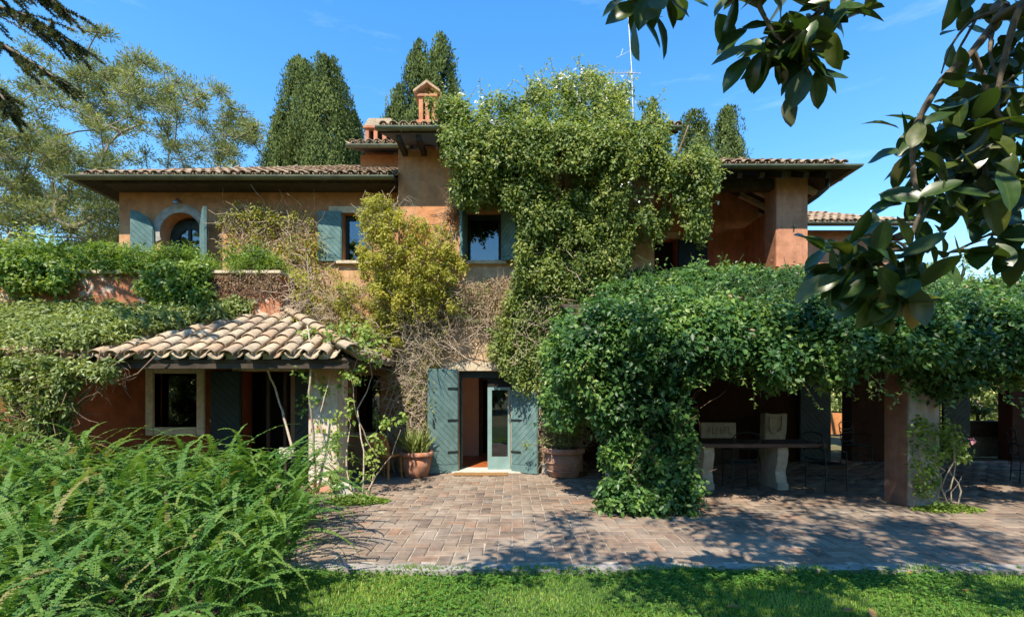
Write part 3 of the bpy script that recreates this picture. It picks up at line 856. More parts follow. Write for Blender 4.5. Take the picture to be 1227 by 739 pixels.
TILE = {}
for key, (L, r0, r1) in {'big': (0.46, 0.118, 0.092), 'small': (0.44, 0.085, 0.068)}.items():
    V, Fc = tile_me(L, r0, r1)
    for mt in ('tile', 'tile_grey'):
        me = bpy.data.meshes.new('roof_tile'); me.from_pydata(V, [], Fc); me.update(); me.materials.append(M[mt])
        me.polygons.foreach_set('use_smooth', [len(p.vertices) == 4 and abs(p.normal.y) < 0.6 for p in me.polygons])
        TILE[(key, mt)] = me


def tiled_roof(name, origin, u, v, urange, vlen, key, mt, pitch, expo, rows_ind, seed, slab=0.07, slabpoly=None, lift=0.0):
    """origin at eave; u along eave, v up the slope; urange(vdist)->(u0,u1). cover tiles are pieces"""
    r = random.Random(seed)
    u = Vector(u).normalized(); v = Vector(v).normalized(); n = u.cross(v)
    if n.z < 0: n = -n
    fr = Matrix((( *u,), (*v,), (*n,))).transposed().to_4x4()
    O = Vector(origin)
    poly = [O + u * a + v * b for a, b in slabpoly]
    k = len(poly)
    V = [p for p in poly] + [p - n * slab for p in poly]
    root = mesh(name, V, [tuple(range(k)), tuple(reversed(range(k, 2 * k)))] + [(i, i + k, (i + 1) % k + k, (i + 1) % k) for i in range(k)], M['wood_dark'], villa)
    r0 = {'big': 0.118, 'small': 0.085}[key]
    umin = min(a for a, b in slabpoly); umax = max(a for a, b in slabpoly)
    rows = int(vlen / expo) + 1
    Vs, Fs, rn, base = [], [], [], 0
    TV, TF = tile_me({'big': 0.46, 'small': 0.44}[key], *({'big': (0.118, 0.092), 'small': (0.085, 0.068)}[key]))
    PV, PF = tile_me({'big': 0.46, 'small': 0.44}[key], *({'big': (0.118, 0.092), 'small': (0.085, 0.068)}[key]), flip=True)
    ncol = int((umax - umin) / pitch) + 1
    for i in range(ncol):
        wob = r.gauss(0, 0.006)
        for j in range(rows):
            b = j * expo - 0.04 + r.gauss(0, 0.018)
            for cover in (True, False):
                a = umin + (i + (0.5 if cover else 0.0)) * pitch + wob + r.gauss(0, 0.006)
                lo, hi = urange(max(0, b + expo * 0.5))
                if a < lo or a > hi or b > vlen: continue
                h = (0.075 if cover else 0.10) * (r0 / 0.1) + lift + 0.02 + r.gauss(0, 0.004)
                if not cover: h = r0 * 0.9 + lift
                m = Matrix.Translation(O + u * a + v * b + n * h) @ fr @ Matrix.Rotation(r.gauss(0, 0.03), 4, 'Z') @ Matrix.Rotation(-0.055 if cover else -0.04, 4, 'X') @ Matrix.Rotation(r.gauss(0, 0.05), 4, 'Y')
                if cover and j < rows_ind:
                    mk('roof_tile', TILE[(key, mt)], None, root, m)
                else:
                    tv, tf = (TV, TF) if cover else (PV, PF)
                    A = np.array(tv) @ np.array(m.to_3x3()).T + np.array(m.translation)
                    Vs.append(A); Fs.append(np.array(tf) + base); base += len(tv); rn.append(np.full(len(tf), r.random()))
    me = npmesh('roof_tile_field', np.concatenate(Vs), np.concatenate(Fs), np.concatenate(rn))
    mk('roof_tile_field', me, M[mt], root)['kind'] = 'stuff'
    return root


def gutter(pts, r=0.07, parent=villa):
    """half-round gutter along a path with little brackets"""
    mb = MB(); pts = [Vector(p) for p in pts]
    k = 9; n = len(pts); rings = []
    for i, p in enumerate(pts):
        t = (pts[min(i + 1, n - 1)] - pts[max(i - 1, 0)]); t.z = 0; t.normalize()
        s = Vector((t.y, -t.x, 0))
        sc = 1.0
        if 0 < i < n - 1:
            t1 = (pts[i] - pts[i - 1]).normalized(); sc = 1 / max(0.5, abs(t.dot(t1)))
        ring = []
        for rr in (r, r - 0.008):
            for j in range(k):
                a = math.pi + math.pi * j / (k - 1)
                ring.append(p + s * math.cos(a) * rr * sc + Vector((0, 0, math.sin(a) * rr)))
        rings.append(ring)
    V = [q for rg in rings for q in rg]; Fc = []
    for i in range(n - 1):
        b0, b1 = i * 2 * k, (i + 1) * 2 * k
        for j in range(k - 1):
            Fc.append((b0 + j, b0 + j + 1, b1 + j + 1, b1 + j)); Fc.append((b0 + k + j + 1, b0 + k + j, b1 + k + j, b1 + k + j + 1))
        Fc.append((b0, b1, b1 + k, b0 + k)); Fc.append((b0 + k - 1, b0 + 2 * k - 1, b1 + 2 * k - 1, b1 + k - 1))
    for b in (0, (n - 1) * 2 * k): Fc.append(tuple(b + j for j in range(k)))
    mb.add(V, Fc)
    for a, b in zip(pts[:-1], pts[1:]):
        L = (b - a).length; m = max(1, int(L / 0.9))
        for i in range(m):
            c = a.lerp(b, (i + 0.5) / m); d = (b - a).normalized(); s = Vector((d.y, -d.x, 0))
            mb.tube([c + s * math.cos(math.pi + math.pi * q / 6) * (r + 0.006) + Vector((0, 0, math.sin(math.pi + math.pi * q / 6) * (r + 0.006))) for q in range(7)], 0.011, 5)
    return mb.build('gutter', M['gutter'], parent)


sl26 = R(26.5); c26, s26 = math.cos(sl26), math.sin(sl26)
# left wing roof, hipped at its left end
EX0, EY, EZ = -9.02, 10.0, 6.10
VL = 4.4
tiled_roof('roof', (EX0, EY, EZ), (1, 0, 0), (0, c26, s26), lambda b: (b * c26 + 0.05, 6.66), VL, 'small', 'tile_grey', 0.2, 0.36, 7, 1,
           slabpoly=[(0, 0), (6.62, 0), (6.62, VL), (VL * c26, VL)])
tiled_roof('roof', (EX0, 14.8, EZ), (0, -1, 0), (c26, 0, s26), lambda b: (0.0, 4.8 - b * c26 - 0.05), VL, 'small', 'tile_grey', 0.2, 0.36, 0, 2,
           slabpoly=[(0, 0), (4.8, 0), (4.8 - VL * c26, VL), (0, VL)])
gutter([(EX0 - 0.07, 14.8, EZ + 0.0), (EX0 - 0.07, EY - 0.07, EZ + 0.0), (-2.42, EY - 0.07, EZ + 0.0)])
MB().box(-8.5, -2.42, EY + 0.06, YL - 0.002, EZ - 0.10, EZ - 0.05).build('soffit', M['wood_dark'], villa)
# middle block roof
s20 = R(22); 
tiled_roof('roof', (-2.62, 9.52, 6.84), (1, 0, 0), (0, math.cos(s20), math.sin(s20)), lambda b: (0, 5.9), 4.6, 'small', 'tile', 0.2, 0.36, 4, 3,
           slabpoly=[(0, 0), (5.9, 0), (5.9, 5.2), (0, 5.2)])
gutter([(-2.66, 9.44, 6.84), (3.3, 9.44, 6.84)])
for i in range(14):
    MB().box(-2.3 + i * 0.40, -2.2 + i * 0.40, 9.56, YC - 0.002, 6.64, 6.75).build('rafter_end', M['wood_dark'], villa)
# small block behind, with its own gutter
MB().box(-3.85, -2.42, 12.3, 14.5, 5.4, 7.70).build('wall', M['ochre'], villa)
tiled_roof('roof', (-4.0, 11.9, 7.74), (1, 0, 0), (0, math.cos(s20), math.sin(s20)), lambda b: (0, 1.5), 2.2, 'small', 'tile', 0.2, 0.36, 3, 4,
           slabpoly=[(0, 0), (1.55, 0), (1.55, 2.4), (0, 2.4)])
gutter([(-4.05, 11.84, 7.72), (-2.5, 11.84, 7.72)])
# right wing roof, hipped on the right
RX1, RY, RZ = 6.98, 9.93, 6.29
RW = RX1 - 2.9
tiled_roof('roof', (2.9, RY, RZ), (1, 0, 0), (0, c26, s26), lambda b: (0.0, RW - b * c26 - 0.05), 4.0, 'small', 'tile_grey', 0.2, 0.36, 7, 5,
           slabpoly=[(0, 0), (RW, 0), (RW - 4.0 * c26, 4.0), (0, 4.0)])
tiled_roof('roof', (RX1, RY, RZ), (0, 1, 0), (-c26, 0, s26), lambda b: (b * c26 + 0.05, 4.4), 4.0, 'small', 'tile_grey', 0.2, 0.36, 0, 6,
           slabpoly=[(0, 0), (4.4, 0), (4.4, 4.0), (4.0 * c26, 4.0)])
gutter([(3.05, RY - 0.07, RZ), (RX1 + 0.07, RY - 0.07, RZ), (RX1 + 0.07, 14.3, RZ)])
for i in range(8):
    x = 3.3 + i * 0.46
    MB().box(0, 0.10, -0.0, 2.9, -0.19, -0.08, Matrix.Translation((x, RY + 0.05, RZ)) @ Matrix.Rotation(sl26, 4, 'X')).build('rafter', M['wood_dark'], villa)
for i in range(6):
    y = 10.9 + i * 0.46
    MB().box(-1.2, 0.0, 0, 0.10, -0.19, -0.08, Matrix.Translation((RX1 - 0.05, y, RZ)) @ Matrix.Rotation(sl26, 4, 'Y')).build('rafter', M['bark_pale'], villa)
MB().box(2.9, 6.40, YL + 0.08, YL + 0.30, 6.12, 6.34).build('beam', M['wood_dark'], villa)
# loggia: column, back wall, side wall, floor
MB().box(5.73, 6.42, YL, YL + 0.49, 2.9, 6.48).build('column', M['pink'], villa, bevel=0.012)
wall('loggia_wall', 2.9, 6.42, 3.1, 6.9, 12.6, 12.9, [(3.05, 4.28, 3.1, 5.66)], M['pink'])
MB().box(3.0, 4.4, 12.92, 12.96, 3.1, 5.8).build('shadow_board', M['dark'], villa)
MB().box(6.05, 6.35, YL + 0.80, 12.598, 3.1, 5.95).build('loggia_wall', M['pink'], villa)
MB().box(1.5, 6.42, YC + 0.402, 12.598, 2.9, 3.10).build('loggia_floor', M['pink'], villa)
MB().box(4.05, 5.72, YL + 0.03, YL + 0.12, 3.101, 3.62).build('parapet', M['stone'], villa)
shutter(rect(0.74, 2.5), (4.30, 12.52, 3.12), R(-4), M['shutter_blue'], lean=1, rails=(0.1, 0))
MB().box(3.0, 4.35, 12.56, 12.599, 5.665, 5.82).build('door_lintel', M['stone'], villa)
MB().tube([(6.75, 10.35, 6.22), (6.75, 10.36, 6.05), (6.62, 10.5, 5.92), (6.47, 10.9, 5.80), (6.46, 11.0, 5.6), (6.46, 11.0, 3.2)], 0.045, 10).build('downpipe', M['pipe'], villa, smooth=True)
MB().tube([(6.10, 10.47, 5.2), (6.10, 10.455, 5.25), (6.10, 10.47, 5.30)], 0.015, 6).build('wall_hook', M['iron'], villa)
# farther wing on the right
WY, WZ = 14.2, 6.45
MB().box(6.44, 11.15, WY, 19, 2.9, WZ - 0.02).build('wall', M['pink'], villa)
tiled_roof('roof', (6.0, WY - 0.5, WZ), (1, 0, 0), (0, c26, s26), lambda b: (0.0, 5.55 - b * c26), 4.0, 'small', 'tile_grey', 0.22, 0.36, 6, 7,
           slabpoly=[(0, 0), (5.55, 0), (5.55 - 4 * c26, 4.0), (0, 4.0)])
gutter([(6.0, WY - 0.57, WZ), (11.62, WY - 0.57, WZ), (11.62, 19, WZ)])
MB().box(11.0, 11.35, WY - 0.3, WY - 0.02, 6.1, 6.2).build('rafter', M['wood_dark'], villa)
# ground floor portico behind the pergola
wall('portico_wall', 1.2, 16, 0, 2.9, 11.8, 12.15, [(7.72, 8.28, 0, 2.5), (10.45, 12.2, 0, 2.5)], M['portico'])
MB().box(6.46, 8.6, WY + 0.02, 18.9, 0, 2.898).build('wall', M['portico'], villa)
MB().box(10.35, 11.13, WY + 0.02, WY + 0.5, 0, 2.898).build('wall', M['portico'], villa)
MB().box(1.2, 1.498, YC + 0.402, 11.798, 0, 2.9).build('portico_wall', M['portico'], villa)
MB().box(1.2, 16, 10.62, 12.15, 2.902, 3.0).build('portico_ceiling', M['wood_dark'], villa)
shutter(nrect(0.78, 2.3), (7.72, 11.72, 0.012), R(3), M['shutter_blue'], lean=-1, rails=(0.1, 0))
shutter(rect(0.62, 2.3), (10.45, 11.74, 0.012), R(-4), M['shutter_dark'], lean=1, rails=(0.1, 0))
# chimneys
def chimney(x0, x1, y0, y1, z0, z1, gable, flues):
    b = MB().box(x0, x1, y0, y1, z0, z0 + (z1 - z0) * 0.42).build('chimney', M['brickwork'], villa)
    zb = z0 + (z1 - z0) * 0.42; zt = z0 + (z1 - z0) * 0.80
    m = MB(); m.box(x0 - 0.05, x1 + 0.05, y0 - 0.05, y1 + 0.05, zb + 0.001, zb + 0.07); m.build('band', M['brickwork'], b)
    n = flues + 1; w_ = (x1 - x0)
    for i in range(n):
        cx = x0 + 0.05 + (w_ - 0.1) * i / flues
        for yy in (y0 + 0.04, y1 - 0.04): MB().box(cx - 0.05, cx + 0.05, yy - 0.04, yy + 0.04, zb + 0.071, zt).build('brick_post', M['brickwork'], b)
    MB().box(x0 + 0.1, x1 - 0.1, y0 + 0.14, y1 - 0.14, zb + 0.071, zt).build('flue', M['dark'], b)
    MB().box(x0 - 0.04, x1 + 0.04, y0 - 0.04, y1 + 0.04, zt + 0.001, zt + 0.06).build('band', M['brickwork'], b)
    if gable:
        for s in (-1, 1):
            cx = (x0 + x1) / 2
            MB().prism([(cx, z1 + 0.02), (cx, z1 - 0.05), (cx + s * (w_ / 2 + 0.12), zt + 0.061), (cx + s * (w_ / 2 + 0.12), zt + 0.12)], 'y', y0 - 0.1, y1 + 0.1).build('cap_tile', M['tile'], b)
    else:
        MB().prism([(x0 - 0.02, zt + 0.061), (x1 + 0.02, zt + 0.061), (x1 - 0.1, z1), (x0 + 0.1, z1)], 'y', y0 - 0.02, y1 + 0.02).build('cap_tile', M['tile'], b)
    return b


chimney(-2.31, -1.89, 12.0, 12.42, 7.6, 9.34, True, 2)
chimney(-3.95, -3.15, 13.0, 13.5, 7.7, 9.02, False, 3)

# ---- porch roof of big barrel tiles, hipped at the right
PEY, PEZ, PX1 = 7.42, 2.16, -2.48
PRISE = 0.80
psl = math.atan2(PRISE, 1.58); pc, ps = math.cos(psl), math.sin(psl); PV_ = 1.58 / pc
PX0 = -9.6; PWD = PX1 - PX0
proof = tiled_roof('porch_roof', (PX0, PEY, PEZ), (1, 0, 0), (0, pc, ps), lambda b: (0.0, PWD - b * pc - 0.06), PV_, 'big', 'tile', 0.285, 0.33, 9, 8,
           slabpoly=[(0, 0), (PWD, 0), (PWD - 1.58, PV_), (0, PV_)])
tiled_roof('porch_roof', (PX1, PEY, PEZ), (0, 1, 0), (-pc, 0, ps), lambda b: (b * pc + 0.06, 3.0), PV_, 'big', 'tile', 0.27, 0.33, 9, 9,
           slabpoly=[(0, 0), (3.06, 0), (3.06, PV_), (1.58, PV_)])
# hip ridge tiles
hp0 = Vector((PX1, PEY, PEZ)); hp1 = Vector((PX1 - 1.58, PEY + 1.58, PEZ + PRISE)); hd = (hp1 - hp0).normalized()
hu = hd.cross(Vector((0, 0, 1))).normalized(); hn = hu.cross(hd)
hm = Matrix(((*hu,), (*hd,), (*hn,))).transposed().to_4x4()
L = (hp1 - hp0).length; i = 0
while i * 0.36 < L:
    mk('ridge_tile', TILE[('big', 'tile')], None, proof, Matrix.Translation(hp0 + hd * (i * 0.36 - 0.05) + hn * 0.17) @ hm @ Matrix.Rotation(-0.05, 4, 'X') @ Matrix.Scale(1.15, 4)); i += 1
MB().box(TX + 0.002, -3.9, TY, YL - 0.002, 2.93, 2.99).build('porch_roof', M['tile'], villa)
# mortar bird-stops under the first row of tiles
mb = MB()
pr2 = random.Random(5)
for i in range(int(PWD / 0.285)):
    x = PX0 + (i + 0.5) * 0.285
    mb.box(x - 0.075, x + 0.075, PEY + 0.03, PEY + 0.10, PEZ + 0.0, PEZ + 0.095 + pr2.uniform(-0.01, 0.01))
mb.build('mortar_plug', M['pale_stone'], villa)
MB().box(PX0, PX1 - 0.02, PEY + 0.02, PEY + 0.14, PEZ - 0.13, PEZ - 0.055).build('eave_beam', M['wood_dark'], villa)
MB().box(PX0, PX1 - 0.06, 8.10, 8.3, PEZ + 0.13, PEZ + 0.30).build('beam', M['wood_dark'], villa)
# whitewashed pillar carrying the porch
MB().box(-3.36, -2.86, 7.98, 8.44, 0, 2.285).build('porch_pillar', M['pillar'], villa, bevel=0.015)

# ------------------------------------------------------------------ pergola
perg = empty('pergola', (6, 8.5, 0), 'ivy covered pergola on plastered pillars in front of the portico', 'pergola')
for x in (1.44, 5.77, 10.4):
    MB().box(x, x + 0.46, 7.04, 7.50, 0, 2.42).build('pillar', M['grey_pillar'] if x < 10 else M['rust'], perg, bevel=0.014)
MB().box(5.755, 5.768, 7.06, 7.48, 0.0, 2.40).build('painted_side', M['pillar_side'], perg)
MB().box(0.9, 13, 7.17, 7.37, 2.421, 2.58).build('beam', M['wood_dark'], perg)
for i in range(17):
    x = 1.0 + i * 0.74
    MB().box(0, 0.09, 0, 3.82, 0, 0.12, Matrix.Translation((x, 6.75, 2.53)) @ Matrix.Rotation(R(14.5), 4, 'X')).build('rafter', M['wood_dark'], perg)
MB().box(0.95, 12.9, 6.95, 10.75, 0.121, 0.15, Matrix.Translation((0, 0, 2.53)) @ Matrix.Translation((0, 6.75, 0)) @ Matrix.Rotation(R(14.5), 4, 'X') @ Matrix.Translation((0, -6.75, 0))).build('shade_slab', M['wood_dark'], perg)  # solid slab added under the ivy to keep sun out of the portico

# ------------------------------------------------------------------ furniture and small things
tab = empty('stone_table', (4.2, 8.4, 0), 'long dark topped stone table under the pergola', 'table')
MB().box(3.05, 5.32, 8.15, 8.95, 0.735, 0.80).build('table_top', M['table_top'], tab, bevel=0.012)
for cx in (3.36, 4.62):
    prof = [(0.0, 0.0), (0.0, 0.10), (0.05, 0.14), (0.09, 0.30), (0.03, 0.48), (0.0, 0.62), (0.02, 0.733), (0.62, 0.733), (0.64, 0.62), (0.61, 0.48), (0.55, 0.30), (0.59, 0.14), (0.64, 0.10), (0.64, 0.0)]
    MB().prism([(8.24 + a, b) for a, b in prof], 'x', cx - 0.09, cx + 0.09).build('table_leg', M['pale_stone'], tab, bevel=0.006)

rel = empty('stone_relief', (4.2, 11.5, 0), 'pale carved marble block with a scroll on a pedestal behind the table', 'sculpture')
MB().box(5.98, 6.36, 11.3, 11.62, 0, 0.43).build('pedestal', M['grey_stone'], rel, bevel=0.01)
blk = MB().prism([(5.92, 0.431), (6.38, 0.431), (6.44, 0.75), (6.46, 1.18), (6.2, 1.15), (5.94, 1.19), (5.93, 0.8)], 'y', 11.34, 11.6).build('block', M['pale_stone'], rel, bevel=0.02)
cv = MB()
for k in range(9):
    t0 = math.pi * (1.0 + k / 9.0); t1 = math.pi * (1.0 + (k + 1) / 9.0)
    cv.prism([(6.19 + r_ * math.cos(t), 0.9 + r_ * 1.2 * math.sin(t)) for r_, t in ((0.12, t0), (0.18, t0), (0.18, t1), (0.12, t1))], 'y', 11.30, 11.338)
cv.box(6.02, 6.07, 11.31, 11.339, 0.9, 1.1); cv.box(6.31, 6.36, 11.31, 11.339, 0.9, 1.1)
cv.build('carving', M['pale_stone'], rel)
slab = empty('inscribed_slab', (4.9, 11.6, 0), 'low pale marble slab with worn carved letters on a dark plinth', 'slab')
MB().box(4.40, 5.30, 11.30, 11.76, 0, 0.60).build('plinth', M['wood_dark'], slab)
sb = MB().box(4.44, 5.26, 11.36, 11.50, 0.602, 0.96).build('slab', M['pale_stone'], slab, bevel=0.008)
lt = MB()
for k in range(6):
    x = 4.60 + k * 0.095
    lt.box(x, x + 0.018, 11.345, 11.359, 0.70, 0.86)
    if k % 2: lt.box(x + 0.018, x + 0.06, 11.346, 11.358, 0.70, 0.72)
    else: lt.box(x + 0.018, x + 0.06, 11.346, 11.358, 0.84, 0.86); lt.box(x + 0.018, x + 0.05, 11.346, 11.358, 0.77, 0.79)
lt.build('carved_letters', M['grey_stone'], sb)


def iron_chair(loc, rz, label, arms=True):
    c = empty('garden_chair', loc, label, 'chair', 'dark iron garden chairs under the pergola', rz)
    def T(name, paths, r=0.011):
        m = MB()
        for p in paths: m.tube(p, r, 6)
        m.build(name, M['iron'], c, local=True)
    for sx in (-1, 1):
        T('leg', [[(sx * 0.22, -0.2, 0), (sx * 0.21, -0.2, 0.44)]]); T('leg', [[(sx * 0.22, 0.22, 0), (sx * 0.21, 0.2, 0.44)]])
        T('back_post', [[(sx * 0.21, 0.2, 0.44), (sx * 0.22, 0.27, 0.92)]])
        if arms: T('arm', [[(sx * 0.22, 0.24, 0.68), (sx * 0.24, 0.0, 0.69), (sx * 0.24, -0.17, 0.66), (sx * 0.22, -0.19, 0.44)]])
    T('seat', [[(-0.21, y, 0.445), (0.21, y, 0.445)] for y in np.linspace(-0.2, 0.2, 8)] + [[(x, -0.2, 0.44), (x, 0.2, 0.44)] for x in (-0.21, 0.21)], 0.009)
    arc = lambda z, s, n=9: [(0.21 * math.cos(math.pi * q / (n - 1)), 0.235 + 0.03 * (z > 0.7), z + s * 0.07 * math.sin(math.pi * q / (n - 1))) for q in range(n)]
    T('backrest', [arc(0.92, 1), arc(0.86, -1), arc(0.66, 1), arc(0.78, -1), arc(0.58, -1), [(-0.21, 0.22, 0.52), (0.21, 0.22, 0.52)]], 0.01)
    T('stretcher', [[(-0.215, 0.0, 0.2), (0.215, 0.0, 0.2)], [(-0.215, -0.2, 0.2), (-0.215, 0.21, 0.2)], [(0.215, -0.2, 0.2), (0.215, 0.21, 0.2)]], 0.008)
    return c


iron_chair((3.98, 8.45, 0), R(178), 'iron garden chair with curled back pushed between the two table legs')
iron_chair((5.42, 8.35, 0), R(100), 'iron garden chair at the right end of the dark stone table')
iron_chair((8.05, 11.3, 0), R(20), 'iron garden chair silhouetted in the narrow opening behind the pillar')
iron_chair((9.55, 8.9, 0), R(60), 'iron garden chair cut off by the right edge of the photo')

ch = empty('wooden_chair', (-2.42, 9.35, 0), 'honey coloured wooden chair with rounded back beside the porch', 'chair', None, R(158))
for sx in (-1, 1):
    MB().tube([(sx * 0.21, -0.20, 0), (sx * 0.19, -0.18, 0.44)], [0.018, 0.024], 8).build('leg', M['wood_chair'], ch, local=True)
    MB().tube([(sx * 0.21, 0.24, 0), (sx * 0.19, 0.2, 0.44), (sx * 0.20, 0.27, 0.72)], [0.018, 0.024, 0.02], 8).build('leg', M['wood_chair'], ch, local=True)
MB().box(-0.23, 0.23, -0.22, 0.22, 0.441, 0.48).build('seat', M['wood_chair'], ch, local=True, bevel=0.012)
bk = MB()
bp = [(0.24 * math.cos(t), 0.6 + 0.3 * math.sin(t)) for t in np.linspace(0, math.pi, 13)]
V = []
for x, z in bp + [(-0.24, 0.56), (0.24, 0.56)]: V.append((x, z))
bk.prism(V, 'y', 0.235, 0.262)
bk.build('backrest', M['wood_chair'], ch, local=True, bevel=0.006)


def pot(loc, label, mat, rim, h, garland=False, name='terracotta_pot'):
    e = empty(name, loc, label, 'pot')
    b = [(rim * 0.62, 0), (rim * 0.68, 0.02), (rim * 0.80, h * 0.4), (rim * 0.90, h * 0.8), (rim * 0.90, h * 0.80), (rim * 0.84, h * 0.81), (rim * 0.80, h * 0.9)]
    MB().lathe(b, k=36).build('body', mat, e, local=True, smooth=True)
    rm = [(rim * 0.86, h * 0.80), (rim * 0.99, h * 0.83), (rim, h * 0.88), (rim * 0.985, h * 0.97), (rim * 0.94, h), (rim * 0.86, h * 0.99), (rim * 0.82, h * 0.9)]
    MB().lathe(rm, k=36, cap=False).build('rim', mat, e, local=True, smooth=True)
    MB().lathe([(0.001, h * 0.91), (rim * 0.83, h * 0.91)], k=24, cap=False).build('soil', M['soil'], e, local=True)
    if garland:
        for z in (0.22, 0.5):
            MB().tube([(rim * (0.70 + 0.26 * z) * math.cos(t), rim * (0.70 + 0.26 * z) * math.sin(t), h * z + 0.0 * t) for t in np.linspace(0, 2 * math.pi, 37)], 0.016, 6).build('moulding', mat, e, local=True, smooth=True)
        for k in range(8):
            t0 = 2 * math.pi * k / 8
            MB().tube([(rim * (0.87 - 0.06 * math.sin(q)) * math.cos(t0 + q * 0.25), rim * (0.87 - 0.06 * math.sin(q)) * math.sin(t0 + q * 0.25), h * (0.70 - 0.10 * math.sin(q))) for q in np.linspace(0, math.pi, 9)], 0.012, 5).build('garland', mat, e, local=True, smooth=True)
    return e


pot((-1.90, 9.62, 0), 'plain terracotta pot with spiky plant left of the door shutters', M['terracotta'], 0.34, 0.50)
pot((1.03, 9.62, 0), 'weathered terracotta pot with garland relief right of the door', M['terracotta_old'], 0.42, 0.58, True)
MB().box(0.62, 0.95, 9.9, 10.15, 0, 0.2).build('stone_block', M['pale_stone'], None, bevel=0.02)
tag(bpy.data.objects['stone_block'], 'small pale stone block against the wall behind the garland pot', 'block')
mt = MB().box(-1.18, -0.08, 9.66, 9.98, 0.006, 0.024).build('doormat', M['mat'], None, bevel=0.004)
tag(mt, 'brown coir doormat lying in front of the open door', 'doormat')
ir = random.Random(8)
rk = bmesh.new(); bmesh.ops.create_icosphere(rk, subdivisions=3, radius=0.16)
from mathutils import noise as mnoise
for v in rk.verts:
    v.co *= 1 + 0.35 * mnoise.noise(v.co * 7 + Vector((3, 1, 2))); v.co.z *= 0.95
me = bpy.data.meshes.new('rock'); rk.to_mesh(me); rk.free()
o = mk('rock', me, M['pale_stone'], None, Matrix.Translation((-2.68, 7.75, 0.08)))
tag(o, 'rounded pale rock at the foot of the whitewashed porch pillar', 'rock')
sg = empty('meter_box', (-3.9, 8.35, 0), 'small white box on a short post half hidden by the ferns', 'box')
MB().box(-4.0, -3.80, 8.3, 8.38, 0.52, 0.72).build('box_body', M['pale_stone'], sg, bevel=0.01)
MB().box(-3.92, -3.88, 8.32, 8.36, 0, 0.519).build('post', M['wood_dark'], sg)
# low wall and planters seen through the openings
lw = MB().box(10.5, 16, 12.6, 12.9, 0, 0.52).build('low_wall', M['grey_stone'], None, bevel=0.01)
tag(lw, 'low dark stone wall across the wide opening at the right', 'wall')
pt = empty('planter_trough', (12.1, 12.7, 0.52), 'long dark planter trough standing on the low wall at the right', 'planter')
MB().prism([(12.55, 0.521), (12.9, 0.521), (12.98, 0.92), (12.50, 0.92)], 'x', 11.7, 12.85).build('trough', M['trough'], pt, bevel=0.01)
MB().box(11.74, 12.81, 12.54, 12.94, 0.9, 0.925).build('soil', M['soil'], pt)
ow = MB().box(11.4, 17.0, 19.4, 19.65, 0, 0.85).build('garden_wall', M['ochre'], None, bevel=0.01)
tag(ow, 'sunlit orange garden wall seen through the narrow opening', 'wall')
lp = empty('wall_lamp', (acx, YL, 5.75), 'small metal lamp fixed above the arched window', 'lamp')
MB().tube([(acx, YL - 0.0, 5.79), (acx, YL - 0.12, 5.82), (acx, YL - 0.16, 5.78)], 0.012, 6).build('bracket', M['iron'], lp)
MB().lathe([(0.02, 5.79), (0.06, 5.73), (0.065, 5.70)], acx, YL - 0.16, 12, True).build('lamp_shade', M['metal'], lp)
# electric switch plates on the porch wall
sp = MB().box(-5.62, -5.56, TY + 0.008, TY + 0.02, 1.12, 1.16).build('switch_plate', M['white'], None)
tag(sp, 'tiny white switch plate on the rust porch wall beside the window', 'switch')
# aerial on the roof
an = empty('aerial', (2.55, 10.9, 7.4), 'white television aerial mast rising behind the climbing rose', 'aerial')
ax = (757 - 613.5) * 10.9 / F
z0a, z1a = 7.3, EYE + (HY - 20) * 10.9 / F
MB().tube([(ax + 0.05, 10.9, z0a), (ax, 10.9, z0a + 1.6), (ax - 0.08, 10.9, z1a)], [0.022, 0.016, 0.010], 8).build('mast', M['metal'], an)
m = MB(); zb = EYE + (HY - 88) * 10.9 / F
m.tube([(ax - 0.55, 10.8, zb - 0.06), (ax + 0.15, 10.9, zb)], 0.01, 5)
for k in range(9):
    t = k / 8; p = Vector((ax - 0.55 + 0.6 * t, 10.8 + 0.1 * t, zb - 0.06 + 0.06 * t))
    m.tube([p + Vector((-0.05, -0.1, -0.14)), p + Vector((0.05, 0.1, 0.14))], 0.006, 4)
m.build('antenna_array', M['metal'], an)
m = MB()
m.tube([(ax - 0.35, 10.9, zb + 0.35), (ax, 10.9, zb + 0.52)], 0.007, 4); m.tube([(ax - 0.12, 10.9, zb + 0.02), (ax + 0.2, 10.9, zb + 0.0)], 0.007, 4); m.tube([(ax - 0.25, 10.9, zb + 0.4), (ax - 0.2, 10.9, zb + 0.55)], 0.006, 4)
m.build('antenna_rods', M['metal'], an)

# ------------------------------------------------------------------ climbing plants on the house
def poly_clumps(seed, poly, n, Yf, thick):
    """clump centres inside a photo outline, each at its own true depth (Yf: depth of the surface it grows on)"""
    r = np.random.default_rng(seed)
    q = sample_poly(r, poly, n)
    Y = Yf(q[:, 0], q[:, 1]) - r.uniform(0, 1, n) * thick
    return PA(q[:, 0], q[:, 1], Y)


def trunks(name, paths, mat, parent, r0=0.03, r1=0.01, k=6):
    m = MB()
    for p in paths:
        n = len(p); m.tube(p, [r0 + (r1 - r0) * i / (n - 1) for i in range(n)], k)
    return m.build(name, mat, parent, smooth=True, recalc=False)


def wander(r, a, b, n=8, amp=0.08):
    a = np.array(a, float); b = np.array(b, float)
    t = np.linspace(0, 1, n)[:, None]
    w = np.cumsum(r.normal(0, amp / 2, (n, 3)), 0); w -= w[-1] * t; w[0] = 0
    w[:, 1] *= 0.4
    return a + (b - a) * t + w


